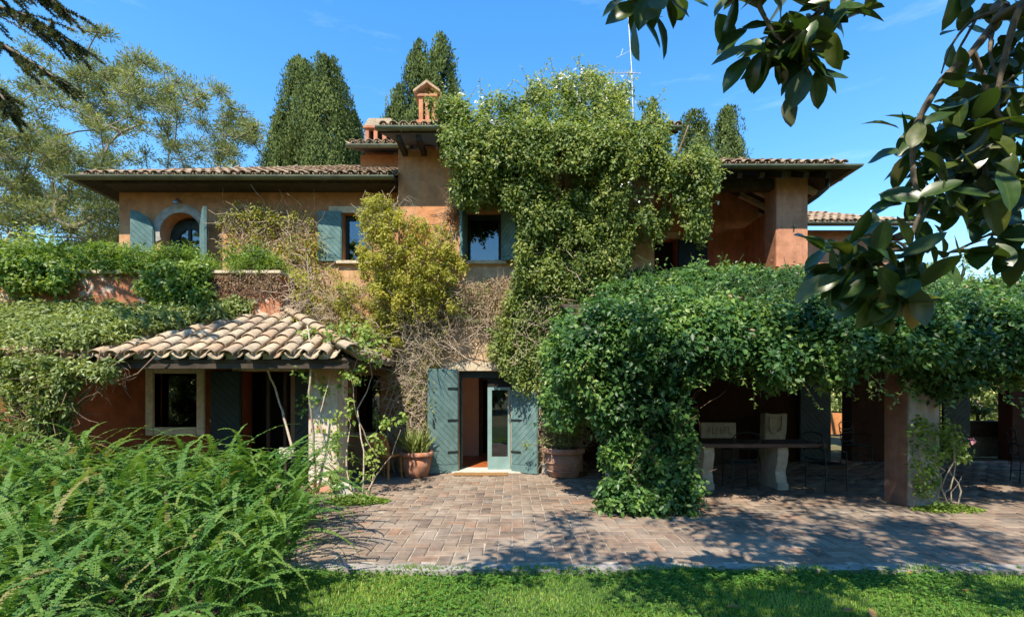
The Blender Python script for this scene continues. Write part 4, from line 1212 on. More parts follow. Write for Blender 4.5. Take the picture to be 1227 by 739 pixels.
def tangle(name, seed, poly, n, Yf, thick, mat, parent, length=0.5, rad=0.005, down=0.8, seg=3, avoid=((514, 642, 440, 575), (556, 614, 250, 316))):
    """dry twigs hanging and crossing"""
    r = np.random.default_rng(seed)
    q = sample_poly(r, poly, n)
    p = PA(q[:, 0], q[:, 1], Yf(q[:, 0], q[:, 1]) - r.uniform(0.01, 1, n) * thick)
    d = unit(r.normal(0, 1, (n, 3)) * np.array([1, 0.35, 1]) + np.array([0, 0, -down]))
    A, B = [], []
    L = r.uniform(0.4, 1.3, n) * length / seg
    for s in range(seg):
        e = p + d * L[:, None]
        A.append(p); B.append(e); p = e
        d = unit(d + r.normal(0, 0.45, (n, 3)) * np.array([1, 0.3, 1]))
    A = np.concatenate(A); B = np.concatenate(B); ok = np.ones(len(A), bool)
    for x0, x1, y0, y1 in avoid:           # twigs are tied back from the shutters and panes
        for q_ in (A, B, (A + B) / 2):
            qx = 613.5 + q_[:, 0] * F / q_[:, 1]; qy = HY - (q_[:, 2] - EYE) * F / q_[:, 1]
            ok &= ~((qx > x0) & (qx < x1) & (qy > y0) & (qy < y1))
    V, Fc = edges_tubes(A[ok], B[ok], rad, rad * 0.75, 3)
    o = mk(name, npmesh(name, V, Fc), mat, parent); o['kind'] = 'stuff'
    return o


flat = lambda Y: (lambda x, y: np.full(np.shape(x), float(Y)))
OUTF = np.array([-0.1, -1.0, 0.35])


def wall_vine(name, label, cat, poly, Y, thick, n, rad, per, L, W, mat, seed, loc, extra=None, stems=(), twigs=0, group=None, out_bias=1.0, hang=0.5, twigmat='twig'):
    e = empty(name, loc, label, cat, group)
    r = np.random.default_rng(seed)
    C = poly_clumps(seed, poly, n, flat(Y), thick) if not callable(Y) else poly_clumps(seed, poly, n, Y, thick)
    R_ = r.uniform(0.6, 1.3, n) * rad
    pos, u, cr, idx = clumps(r, C, R_, np.maximum(3, (per * (R_ / rad) ** 2)).astype(int))
    lim = (Y if not callable(Y) else None)
    if lim is not None: pos[:, 1] = np.minimum(pos[:, 1], lim - 0.015)
    foliage('foliage', pos, u + OUTF * out_bias, L, W, M[mat], e, cr, seed=seed, hang=hang)
    if stems:
        trunks('stem', [wander(r, a, b, 9, 0.12) for a, b in stems], M['stem'], e)
    if twigs: tangle('twigs', seed + 5, poly, twigs, flat(Y) if not callable(Y) else Y, thick * 0.8, M[twigmat], e)
    return e


# --- big climbing rose over the middle roof and wall
rose_top = [(512, 160), (522, 132), (556, 122), (575, 128), (592, 118), (612, 122), (640, 104), (672, 96), (700, 86), (722, 88), (748, 100), (764, 118), (782, 128), (795, 150), (800, 176), (760, 205), (640, 205), (560, 200), (528, 190)]
rose_mid = [(512, 168), (560, 150), (640, 150), (720, 160), (800, 170), (840, 182), (866, 196), (862, 215), (842, 232), (850, 262), (838, 290), (822, 270), (806, 262), (790, 285), (760, 275), (748, 318), (736, 350), (700, 352), (650, 352), (625, 340), (618, 300), (622, 262), (612, 245), (585, 248), (560, 246), (544, 232), (522, 205)]
rose_low = [(616, 330), (700, 335), (722, 362), (700, 420), (665, 450), (640, 470), (612, 452), (598, 440), (585, 428), (592, 400), (606, 372)]
rose = empty('climbing_rose', (0.8, 10.1, 0), 'huge climbing rose with white blossoms covering the middle wall and roof', 'climber')
rr_ = np.random.default_rng(31)
C1 = poly_clumps(32, rose_top, 700, lambda x, y: 9.5 + np.clip(165 - y, 0, 99) * 0.014, 0.55)
C2 = poly_clumps(33, rose_mid, 1350, lambda x, y: np.interp(y, [150, 190, 250, 345], [9.5, 9.65, 9.85, 10.1]), 0.6)
C4 = poly_clumps(35, [(506, 150), (512, 125), (530, 118), (556, 122), (560, 165), (530, 185), (512, 175)], 90, flat(9.6), 0.4)
C3 = poly_clumps(34, rose_low, 300, flat(10.15), 0.5)
C = np.concatenate([C1, C2, C3, C4])
gapn = np.array([mnoise.noise(Vector((c[0] * 1.7, c[1] * 1.2, c[2] * 1.1 + 5.0))) for c in C]); C = C[(gapn > -0.24) | (C[:, 2] < 5.2)]
Rd = rr_.uniform(0.06, 0.2, len(C))
pos, u, cr, idx = clumps(rr_, C, Rd, (98 * (Rd / 0.16) ** 2).astype(int), squash=1.7)
cr = np.clip(cr * 1.25 - 0.12, 0, 1)
bad = (pos[:, 1] > 10.16) & (pos[:, 2] < 6.7)
pos[bad, 1] = 10.16 - rr_.uniform(0, 0.2, bad.sum())
# keep window two clear
px_ = 613.5 + pos[:, 0] * F / pos[:, 1]; py_ = HY - (pos[:, 2] - EYE) * F / pos[:, 1]
keep = ~((px_ > 556) & (px_ < 614) & (py_ > 252) & (py_ < 320))
foliage('foliage', pos[keep], (u + OUTF * 0.9)[keep], 0.067, 0.039, M['rose'], rose, cr[keep], seed=31, hang=0.4)
Cf2 = C[(C[:, 2] > 5.0) & (C[:, 2] < 7.0)]; hi_ = C[np.argsort(-C[:, 2])[:150]]
fp = np.concatenate([hi_[rr_.integers(0, len(hi_), 26)], Cf2[rr_.integers(0, len(Cf2), 9)]]); fp = np.repeat(fp, 4, 0) + rr_.normal(0, 0.10, (140, 3)); fp[:, 1] -= 0.12; fp[:, 2] += 0.03
fp = np.repeat(fp, 5, 0) + rr_.normal(0, 0.012, (700, 3))
foliage('blossoms', fp, np.tile(OUTF, (len(fp), 1)), 0.04, 0.035, M['blossom'], rose, seed=3)
trunks('stem', [wander(rr_, (0.75 + 0.1 * k, 10.05, 0), P(640 + 14 * k, 330, 10.05), 10, 0.2) for k in range(6)] + [wander(rr_, P(640 + 20 * k, 340, 10.05), P(600 + 45 * k, 150, 10.0), 10, 0.25) for k in range(6)], M['stem'], rose, 0.035, 0.012)
tangle('dry_twigs', 41, [(545, 215), (622, 222), (640, 262), (616, 250), (548, 252), (530, 262)], 900, flat(10.17), 0.25, M['stem'], rose, 0.35, 0.005, 1.2)
tangle('dry_twigs', 42, [(630, 260), (740, 262), (735, 350), (700, 440), (615, 440), (628, 330)], 900, flat(10.1), 0.5, M['twig'], rose, 0.6, 0.005, 1.0)
# long young shoots that stick out of the mass
shr = np.random.default_rng(45)
top_c = np.concatenate([hi_[shr.integers(0, len(hi_), 60)], Cf2[shr.integers(0, len(Cf2), 60)]]); sd = unit(np.stack([shr.normal(0, 0.6, 120), shr.normal(-0.6, 0.3, 120), np.r_[shr.uniform(0.3, 1.2, 60), shr.uniform(-1.0, 0.4, 60)]], 1))
sl_ = shr.uniform(0.25, 0.6, 120)[:, None]
V, Fc = edges_tubes(top_c, top_c + sd * sl_, 0.005, 0.003, 3)
mk('shoots', npmesh('shoots', V, Fc), M['stem'], rose)['kind'] = 'stuff'
tt = shr.uniform(0.2, 1.05, (120, 16, 1)); sp_ = (top_c[:, None] + sd[:, None] * sl_[:, None] * tt).reshape(-1, 3)
foliage('shoot_leaves', sp_, np.tile(OUTF, (len(sp_), 1)), 0.06, 0.034, M['rose'], rose, np.full(len(sp_), 0.75), seed=46)
dr = np.random.default_rng(43)
q = sample_poly(dr, [(560, 200), (640, 205), (660, 240), (640, 262), (585, 250), (540, 254), (530, 270), (540, 225)], 3500)
foliage('dry_leaves', PA(q[:, 0], q[:, 1], 10.17 - dr.uniform(0, 0.3, len(q))), np.tile(OUTF, (len(q), 1)), 0.05, 0.03, M['dry'], rose, seed=44, hang=1.0)

# --- bright yellow-green shrub climbing between the two upper windows
ysh = empty('yellow_climber', (-2.3, 10.1, 0), 'yellow green leafy climber between the two upper windows', 'climber')
yr = np.random.default_rng(51)
ypoly = [(436, 240), (452, 232), (470, 244), (492, 258), (508, 268), (530, 272), (550, 292), (556, 318), (548, 340), (520, 352), (480, 362), (450, 352), (434, 330), (428, 300), (432, 268)]
ypoly2 = [(400, 345), (440, 330), (520, 345), (560, 345), (548, 372), (500, 385), (470, 420), (440, 440), (418, 430), (400, 400), (385, 370)]
Ca = poly_clumps(52, ypoly, 210, flat(10.12), 0.75); Cb = poly_clumps(53, ypoly2, 150, flat(10.1), 0.5)
C = np.concatenate([Ca, Cb]); Rd = yr.uniform(0.09, 0.2, len(C))
pos, u, cr, idx = clumps(yr, C, Rd, np.where(np.arange(len(C)) < 210, 120, 95))
cr = np.where(idx < 210, cr + 0.12, cr - 0.05)
pos[:, 1] = np.minimum(pos[:, 1], np.where(pos[:, 0] > -2.4, 10.16, 10.46))
foliage('foliage', pos, u + OUTF * 0.8, 0.05, 0.028, M['yellow'], ysh, cr, seed=52, hang=0.2)
trunks('stem', [wander(yr, (-2.2 - 0.12 * k, 10.05, 0), P(455 + 12 * k, 330, 10.0), 10, 0.25) for k in range(6)] + [wander(yr, P(455 + 12 * k, 335, 10.0), P(440 + 16 * k, 262 + 3 * k, 9.8), 7, 0.12) for k in range(6)], M['bark_pale'], ysh, 0.022, 0.008)
tangle('twigs', 54, ypoly2, 700, flat(10.1), 0.4, M['twig'], ysh, 0.45, 0.005, 0.6)
tangle('top_shoots', 55, [(430, 250), (470, 238), (540, 275), (560, 300), (500, 320), (440, 300)], 150, flat(9.8), 0.4, M['bark_pale'], ysh, 0.4, 0.004, -0.9)

# --- bare tangle of vine stems over the door and beside it
bt = empty('bare_vine_tangle', (-1.6, 10.1, 0), 'tangle of dry bare vine twigs around the door shutters', 'climber')
tangle('twigs', 61, [(470, 350), (560, 340), (640, 325), (650, 380), (600, 400), (560, 395), (520, 420), (512, 440), (512, 540), (485, 540), (478, 470), (450, 430)], 1500, flat(10.17), 0.28, M['twig'], bt, 0.5, 0.0045, 0.9)
tangle('pale_twigs', 62, [(480, 400), (530, 390), (520, 440), (517, 535), (490, 535), (480, 460)], 800, flat(10.17), 0.4, M['bark_pale'], bt, 0.7, 0.006, 0.2)
tangle('door_side_twigs', 64, [(640, 440), (690, 440), (692, 545), (650, 548), (642, 500)], 800, flat(10.17), 0.4, M['twig'], bt, 0.6, 0.006, 0.2)
br = np.random.default_rng(63)
q = sample_poly(br, [(540, 345), (600, 330), (650, 330), (655, 385), (610, 400), (575, 385)], 5200)
foliage('dry_leaves', PA(q[:, 0], q[:, 1], 10.17 - br.uniform(0, 0.3, len(q))), np.tile(OUTF, (len(q), 1)), 0.045, 0.02, M['dry'], bt, br.uniform(0.3, 0.9, len(q)), seed=64, hang=1.2)
q = sample_poly(br, [(470, 400), (540, 380), (525, 440), (516, 530), (488, 530), (460, 450)], 1800)
foliage('sparse_leaves', PA(q[:, 0], q[:, 1], 10.17 - br.uniform(0, 0.4, len(q))), np.tile(OUTF, (len(q), 1)), 0.045, 0.025, M['yellow'], bt, seed=65)
C = PA(*sample_poly(br, [(470, 350), (560, 340), (640, 330), (645, 370), (600, 390), (540, 385), (515, 440), (510, 500), (490, 500), (470, 420)], 110).T, 10.05 + br.uniform(-0.15, 0.1, 110))
pg, ug, cg, ig = clumps(br, C, br.uniform(0.06, 0.16, 110), 30)
foliage('green_leaves', pg, ug + OUTF, 0.05, 0.028, M['jasmine'], bt, cg, seed=67)
trunks('stem', [wander(br, P(505 + 3 * k, 560, 10.0), P(480 + 30 * k, 360, 10.12), 10, 0.3) for k in range(3)] + [wander(br, P(520, 440, 10.1), P(600, 395, 10.1), 9, 0.35), wander(br, P(575, 438, 10.1), P(596, 380, 10.1), 9, 0.3)], M['bark_pale'], bt, 0.014, 0.006)
wall_vine('creeper', 'green leafy creeper hanging right of the door shutters', 'climber', [(585, 395), (625, 400), (700, 420), (700, 520), (670, 540), (648, 500), (642, 450), (612, 446), (590, 436)], 10.15, 0.5, 150, 0.15, 95, 0.055, 0.034, 'jasmine', 66, (0.8, 10.1, 0), twigs=250)

# --- thin yellowing vine on the left wing wall
wall_vine('thin_vine', 'sparse yellowing vine on the beige wall beside the shuttered window', 'climber', [(262, 262), (285, 242), (320, 246), (360, 252), (380, 262), (384, 300), (378, 330), (345, 338), (300, 330), (265, 300)], 10.46, 0.28, 200, 0.15, 24, 0.055, 0.032, 'yellow', 71, (-5.2, 10.4, 3.6), twigs=500, stems=[(P(300 + 16 * k, 320, 10.4), P(275 + 22 * k, 252, 10.4)) for k in range(5)])
wall_vine('trailing_vine', 'straggling vine trailing down the wall end above the porch roof', 'climber', [(345, 330), (395, 320), (420, 345), (420, 400), (395, 415), (370, 385), (330, 392), (352, 360)], lambda x, y: np.where(x < 372, 9.0, 10.4), 0.35, 80, 0.14, 28, 0.05, 0.03, 'yellow', 72, (-4.0, 9.4, 3.2), twigs=380)

# --- hedge of herbs along the terrace and plants hanging from it
def hedge(label, x0, x1, zlo, zhi, n, seed, mat, L=0.075, W=0.022, spiky=0.9):
    e = empty('terrace_hedge', ((x0 + x1) / 2, TY + 0.2, TZ), label, 'hedge', 'herb hedges along the terrace')
    r = np.random.default_rng(seed)
    C = np.stack([r.uniform(x0, x1, n), r.uniform(TY - 0.12, TY + 0.55, n), r.uniform(zlo, zhi, n)], 1)
    Rd = r.uniform(0.12, 0.24, n)
    pos, u, cr, idx = clumps(r, C, Rd, 130)
    foliage('foliage', pos, u + np.array([0, -0.5, 0.6]), L, W, M[mat], e, cr, seed=seed, hang=-spiky, spread=0.9)
    V, Fc = edges_tubes(np.stack([C[:, 0], np.full(n, TY + 0.2), np.full(n, TZ + 0.02)], 1), C, 0.008, 0.004, 4)
    mk('stem', npmesh('stem', V, Fc), M['stem'], e)['kind'] = 'stuff'
    return e


hedge('feathery bright green herb hedge on the terrace below the arched window', -7.05, -4.45, TZ + 0.06, TZ + 0.42, 95, 81, 'hedge')
hedge('darker leafy hedge on the far left end of the terrace', -11.2, -7.0, TZ + 0.0, TZ + 0.5, 160, 82, 'hedge', 0.09, 0.03, 0.4)
wall_vine('hanging_vine', 'dense green vine hanging over the terrace wall below the arched window', 'climber', [(172, 318), (245, 318), (246, 345), (232, 380), (205, 392), (185, 372), (168, 345)], 8.98, 0.35, 120, 0.16, 95, 0.07, 0.045, 'hedge', 83, (-6.4, 8.9, 2.9), stems=[(P(200 + 9 * k, 325, 8.9), P(195 + 11 * k, 385, 8.8)) for k in range(4)])
wall_vine('hanging_vine', 'green vine hanging over the terrace wall at the left edge', 'climber', [(0, 310), (60, 312), (92, 325), (70, 342), (20, 345), (0, 345)], 8.98, 0.35, 70, 0.16, 90, 0.07, 0.045, 'hedge', 84, (-9.2, 8.9, 3.2))
# dry skirt of roots on the terrace wall
dq = empty('dry_creeper', (-5.2, 8.95, 3.3), 'dry brown creeper remains over the red terrace wall', 'climber')
tangle('twigs', 85, [(238, 328), (335, 328), (336, 350), (300, 356), (240, 362)], 420, flat(8.99), 0.07, M['stem'], dq, 0.22, 0.006, 1.2)
q = sample_poly(br, [(238, 328), (335, 328), (336, 348), (300, 345), (240, 350)], 1100)
foliage('dry_leaves', PA(q[:, 0], q[:, 1], 8.99 - br.uniform(0, 0.06, len(q))), np.tile(OUTF, (len(q), 1)), 0.04, 0.025, M['dry'], dq, seed=86, hang=1)

# --- jasmine mass over the left end of the porch roof and hanging at its edge
jas = empty('jasmine', (-7.2, 7.6, 0), 'pale green jasmine spreading over the left of the porch roof', 'climber')
jr = np.random.default_rng(91)
n = 470
jx = jr.uniform(-9.6, -4.9, n); jv = jr.uniform(0, 1, n)
lim = np.interp(jx, [-9.6, -7.0, -6.4, -5.9, -5.5, -5.0], [-0.14, -0.12, -0.05, 0.3, 0.62, 0.95])
jv = lim + (1.05 - lim) * jv
C = np.stack([jx, PEY + 1.58 * jv, PEZ + PRISE * jv + 0.20 + jr.uniform(0, 0.22, n)], 1)
Rd = jr.uniform(0.12, 0.24, n)
pos, u, cr, idx = clumps(jr, C, Rd, 95, squash=0.7)
C2 = PA(*sample_poly(jr, [(0, 430), (70, 432), (130, 432), (150, 445), (110, 452), (85, 470), (78, 500), (88, 540), (70, 560), (0, 560)], 170).T, 7.35 + jr.uniform(-0.3, 0.25, 170))
Rd2 = jr.uniform(0.1, 0.2, len(C2))
p2, u2, c2, i2 = clumps(jr, C2, Rd2, 85)
pos = np.concatenate([pos, p2]); u = np.concatenate([u, u2]); cr = np.concatenate([cr, c2 - 0.1])
foliage('foliage', pos, u + np.array([0, -0.5, 0.6]), 0.077, 0.034, M['jasmine'], jas, cr, seed=91, hang=0.3)
trunks('stem', [wander(jr, (-7.0 - 0.25 * k, 7.35, 0), (-7.4 + 0.3 * k, 7.3, 2.3), 10, 0.2) for k in range(8)], M['stem'], jas, 0.02, 0.01)
tangle('twigs', 92, [(0, 440), (90, 440), (80, 560), (0, 560)], 200, flat(7.4), 0.3, M['stem'], jas, 0.6, 0.006, 0.4)
# sprays hanging under the eave
tangle('hanging_shoots', 93, [(110, 440), (160, 440), (150, 465), (110, 465)], 40, flat(7.4), 0.1, M['stem'], jas, 0.3, 0.004, 1.0)

# --- ivy over the pergola
ivy = empty('pergola_ivy', (6, 7.5, 0), 'dark glossy ivy heaped over the long pergola', 'climber')
vr = np.random.default_rng(101)
prof = np.array([(6.95, 1.95), (6.55, 2.12), (6.42, 2.35), (6.62, 2.66), (7.05, 2.95), (7.8, 3.30), (8.9, 3.72), (10.2, 4.10)])
sl = np.r_[0, np.cumsum(np.linalg.norm(np.diff(prof, axis=0), axis=1))]
def ivy_pts(n, xlo, xhi):
    x = vr.uniform(xlo, xhi, n); s = vr.uniform(0, 1, n) ** 1.15 * sl[-1]
    y = np.interp(s, sl, prof[:, 0]); z = np.interp(s, sl, prof[:, 1])
    lump = 0.10 * np.sin(x * 2.1 + 0.7) * np.sin(y * 1.7) + 0.08 * np.sin(x * 4.7 + y * 2.0) + vr.normal(0, 0.06, n)
    drop = np.where(s < 0.7, -0.16 * (0.5 + 0.5 * np.sin(x * 3.1 + 1.0)) - 0.08 * np.sin(x * 7.3), 0)
    # lower towards the right end
    z = z + lump * 0.8 + drop - np.clip((x - 6.0) * 0.035, 0, 0.2) - np.clip(2.5 - x, 0, 1.8) * 0.48 * np.clip((s - 0.8) / 2, 0, 1)
    y = y - np.where(s < 1.2, lump, 0)
    return np.stack([x, y, z], 1)
fx_ = np.stack([vr.uniform(0.9, 7.6, 330), vr.uniform(6.4, 7.0, 330), vr.uniform(1.98, 2.95, 330)], 1); fx_[:, 1] += (fx_[:, 2] - 2.3) * 0.5
Ci = np.concatenate([ivy_pts(860, 0.75, 8.2), ivy_pts(420, 8.2, 12.8), fx_])
Ri = vr.uniform(0.11, 0.24, len(Ci))
pos, u, cr, idx = clumps(vr, Ci, Ri, (72 * (Ri / 0.17) ** 2).astype(int))
# curtain at its left end, towards the house
cq = np.stack([vr.uniform(0.62, 1.4, 240), vr.uniform(7.0, 9.6, 240), vr.uniform(1.3, 2.85, 240)], 1)
cq[:, 2] += (1.3 - cq[:, 0]) * -0.25
p2, u2, c2, i2 = clumps(vr, cq, vr.uniform(0.1, 0.22, 240), 100)
# cascade down the left pillar to the ground
def casc(n):
    t = vr.uniform(0, 1, n)
    xc = 1.95 + 0.12 * np.sin(t * 6); hw = np.interp(t, [0, 0.1, 0.35, 0.6, 0.8, 1], [0.62, 0.62, 0.62, 0.66, 0.9, 1.0])
    x = xc + vr.uniform(-1, 1, n) * hw - 0.12; y = np.interp(t, [0, 0.3, 1], [6.62, 6.85, 6.6]) + vr.uniform(-0.18, 0.25, n)
    return np.stack([x, y, 0.04 + t * 2.4], 1)
cc = casc(420)
p3_, u3, c3, i3 = clumps(vr, cc, vr.uniform(0.08, 0.2, 420), 66)
p3_[:, 2] = np.maximum(p3_[:, 2], 0.012)
pos = np.concatenate([pos, p2, p3_]); u = np.concatenate([u, u2, u3]); cr = np.concatenate([cr, c2, c3])
pn = np.array([mnoise.noise(Vector((c[0] * 0.9, c[1] * 0.9, c[2] * 1.3))) for c in np.concatenate([Ci, cq, cc])])
allidx = np.concatenate([idx, i2 + len(Ci), i3 + len(Ci) + len(cq)])
cr = np.clip(cr + 0.55 * pn[allidx] - 0.07, 0, 1)           # patches of young growth
foliage('foliage', pos, u + np.array([-0.05, -0.6, 0.55]), 0.083, 0.046, M['ivy'], ivy, cr, seed=101, hang=0.35, fold=0.1)
# leafy shoots hanging from the front edge and standing up from the top
hs = np.random.default_rng(105)
nh = 150
hx = hs.uniform(0.8, 12, nh); upw = hs.uniform(0, 1, nh) < 0.55
hb = np.stack([hx, np.where(upw, hs.uniform(6.7, 9.5, nh), hs.uniform(6.35, 6.9, nh)), np.zeros(nh)], 1)
hb[:, 2] = np.where(upw, np.interp(hb[:, 1], prof[3:, 0], prof[3:, 1]), hs.uniform(1.75, 2.2, nh)) - np.clip(2.5 - hx, 0, 1.8) * 0.46 * upw
hd_ = unit(np.stack([hs.normal(0, 0.5, nh), hs.normal(-0.3, 0.3, nh), np.where(upw, 0.8, -1.0)], 1)); hl = hs.uniform(0.2, 0.55, nh)[:, None]
V, Fc = edges_tubes(hb, hb + hd_ * hl, 0.004, 0.002, 3)
mk('shoots', npmesh('shoots', V, Fc), M['stem'], ivy)['kind'] = 'stuff'
hp = (hb[:, None] + hd_[:, None] * hl[:, None] * hs.uniform(0.1, 1.05, (nh, 15, 1))).reshape(-1, 3)
foliage('shoot_leaves', hp, np.tile(np.array([0, -0.6, 0.6]), (len(hp), 1)), 0.06, 0.032, M['ivy'], ivy, np.full(len(hp), 0.8), seed=106)
dl_ = Ci[hs.integers(0, len(Ci), 260)] + hs.normal(0, 0.12, (260, 3)) + np.array([0, -0.14, 0.05])
foliage('dead_leaves', dl_, np.tile(np.array([0, -0.6, 0.6]), (260, 1)), 0.06, 0.034, M['dry'], ivy, seed=107)
trunks('stem', [wander(vr, (1.5 + 0.1 * k, 6.95, 0), (1.4 + 0.13 * k, 6.9, 2.3), 10, 0.12) for k in range(7)], M['stem'], ivy, 0.022, 0.012)
tangle('twigs', 103, [(740, 470), (840, 470), (835, 600), (750, 600)], 90, flat(6.9), 0.3, M['stem'], ivy, 0.4, 0.005, 0.6)
tangle('long_shoots', 104, [(700, 335), (900, 330), (1100, 345), (1227, 352), (1227, 380), (700, 370)], 120, flat(7.2), 0.5, M['hedge'], ivy, 0.5, 0.005, -0.6)

# --- rose on the right pergola pillar
pk = empty('pillar_rose', (6.2, 6.95, 0), 'leafy green rose climbing the grey pergola pillar', 'climber')
kr = np.random.default_rng(111)
pp = [(1088, 505), (1105, 498), (1118, 515), (1126, 530), (1125, 600), (1112, 608), (1100, 595), (1092, 540)]
pp2 = [(1128, 508), (1150, 505), (1158, 525), (1172, 552), (1160, 556), (1135, 545), (1128, 560), (1122, 540)]
C = np.concatenate([PA(*sample_poly(kr, pp, 60).T, kr.uniform(6.75, 7.0, 60)), PA(*sample_poly(kr, pp2, 40).T, kr.uniform(6.85, 7.2, 40))])
pos, u, cr, idx = clumps(kr, C, kr.uniform(0.05, 0.12, 100), 13)
pos[:, 2] = np.maximum(pos[:, 2], 0.01)
foliage('foliage', pos, u + OUTF * 0.6, 0.06, 0.038, M['hedge'], pk, cr, seed=111)
trunks('stem', [wander(kr, (6.0 + 0.09 * k, 6.92, 0), P(1095 + 14 * k, 512 + 4 * k, 6.9), 9, 0.12) for k in range(5)] + [wander(kr, P(1132, 600, 7.0), P(1146, 540, 7.0), 7, 0.1), wander(kr, P(1140, 600, 7.05), P(1152, 570, 7.1), 7, 0.1)], M['bark_pale'], pk, 0.012, 0.006)
q = np.repeat(np.array([P(1164, 527, 7.0)]), 8, 0) + kr.normal(0, 0.02, (8, 3))
foliage('bloom', q, np.tile(OUTF, (8, 1)), 0.06, 0.05, M['petal'], pk, seed=3)


def groundcover(label, cx, cy, rx, ry, n, mat, L, seed):
    e = empty('ground_cover', (cx, cy, 0), label, 'plant')
    r = np.random.default_rng(seed)
    a = r.uniform(0, 2 * np.pi, n); q = r.uniform(0, 1, n) ** 0.5
    pos = np.stack([cx + rx * q * np.cos(a), cy + ry * q * np.sin(a), r.uniform(0.01, 0.12, n) * (1.1 - q)], 1)
    foliage('foliage', pos, np.tile(np.array([0, -0.2, 1.0]), (n, 1)), L, L * 0.8, M[mat], e, r.uniform(0.3, 0.9, n), seed=seed, hang=0)
    r2 = np.zeros((n // 4, 3)); r2[:, :2] = pos[::4][: n // 4, :2]
    V, Fc = edges_tubes(r2, pos[::4][: n // 4], 0.003, 0.002, 3)
    mk('stem', npmesh('stem', V, Fc), M['clover'], e)['kind'] = 'stuff'
    return e


groundcover('patch of bright lime ground cover at the foot of the porch pillar', -2.35, 7.35, 0.50, 0.22, 1400, 'hedge', 0.05, 121)
groundcover('low weeds around the foot of the grey pergola pillar', 6.15, 6.82, 0.52, 0.16, 900, 'hedge', 0.04, 122)

# --- climbing plant on the porch pillar: bare stems with leafy shoots
pv = empty('porch_climber', (-2.8, 7.8, 0), 'leggy climber with bare pale stems in front of the porch pillar', 'climber')
pr3 = np.random.default_rng(131)
paths = [[(352, 545), (340, 500), (330, 465), (318, 438), (302, 415)], [(378, 585), (376, 520), (370, 470), (374, 420), (368, 390)], [(434, 600), (436, 540), (428, 490), (446, 450), (440, 415)],
         [(434, 600), (450, 570), (470, 545), (480, 515)], [(376, 580), (392, 545), (382, 500), (395, 450), (410, 420)], [(425, 605), (415, 560), (420, 510), (408, 470), (425, 430)], [(440, 600), (452, 545), (430, 505), (420, 450), (432, 420)],
         ]
pths = []
for i, p in enumerate(paths):
    pts = [np.array(P(x, y, 7.75 + 0.25 * math.sin(i * 2.3 + j))) for j, (x, y) in enumerate(p)]
    out = []
    for a, b in zip(pts[:-1], pts[1:]): out += list(wander(pr3, a, b, 5, 0.02))[:-1]
    pths.append(out + [pts[-1]])
trunks('stem', pths, M['bark_pale'], pv, 0.015, 0.004)
trunks('stem', [pths[0], pths[1]], M['bark_pale'], pv, 0.022, 0.012)
cl = [(392, 470), (378, 455), (405, 500), (398, 530), (410, 555), (415, 462), (432, 440), (422, 470), (395, 560), (445, 535), (462, 545), (455, 515), (385, 490), (372, 430), (366, 480), (410, 445), (440, 560), (475, 505), (360, 440), (450, 430), (395, 590), (402, 520), (388, 540), (415, 430), (400, 415), (425, 418), (445, 412), (400, 400), (415, 396), (430, 405), (420, 420), (388, 396), (372, 402), (440, 398)]
C = PA(np.repeat([c[0] for c in cl], 3) + pr3.normal(0, 7, len(cl) * 3), np.repeat([c[1] for c in cl], 3) + pr3.normal(0, 8, len(cl) * 3), 7.75 + pr3.uniform(-0.3, 0.3, len(cl) * 3))
pos, u, cr, idx = clumps(pr3, C, 0.12, 12)
pos[:, 2] = np.maximum(pos[:, 2], 0.02)
foliage('foliage', pos, u * 0.6 + OUTF, 0.075, 0.05, M['hedge'], pv, cr + 0.15, seed=131, spread=0.5)

# --- plants in the pots
sk = empty('spiky_plant', (-1.9, 9.62, 0.45), 'spiky green grass like plant growing in the plain terracotta pot', 'plant')
kr = np.random.default_rng(141)
n = 170; a = kr.uniform(0, 2 * np.pi, n); el = kr.uniform(0.7, 1.5, n)
d = np.stack([np.cos(a) * np.cos(el), np.sin(a) * np.cos(el), np.sin(el)], 1)
b0 = np.stack([-1.9 + kr.normal(0, 0.1, n), 9.62 + kr.normal(0, 0.1, n), np.full(n, 0.45)], 1)
V, Fc = leaf_arrays(b0, np.cross(d, kr.normal(0, 1, (n, 3))), d, kr.uniform(0.35, 0.75, n), 0.03, 0.2, 0.12)
mk('blade', npmesh('blade', V, Fc, np.repeat(kr.uniform(0.2, 1, n), 2)), M['jasmine'], sk)['kind'] = 'stuff'
p2_ = empty('pot_plant', (1.03, 9.62, 0.53), 'small trailing plant in the garland pot', 'plant')
C = np.stack([1.03 + kr.normal(0, 0.2, 26), 9.62 + kr.normal(0, 0.2, 26), 0.62 + kr.uniform(0, 0.4, 26)], 1)
pos, u, cr, idx = clumps(kr, C, 0.12, 26)
foliage('foliage', pos, u + OUTF * 0.5, 0.055, 0.032, M['jasmine'], p2_, cr, seed=142)
V, Fc = edges_tubes(np.stack([1.03 + kr.normal(0, 0.1, 26), 9.62 + kr.normal(0, 0.1, 26), np.full(26, 0.5)], 1), C, 0.008, 0.004, 4)
mk('stem', npmesh('stem', V, Fc), M['stem'], p2_)['kind'] = 'stuff'

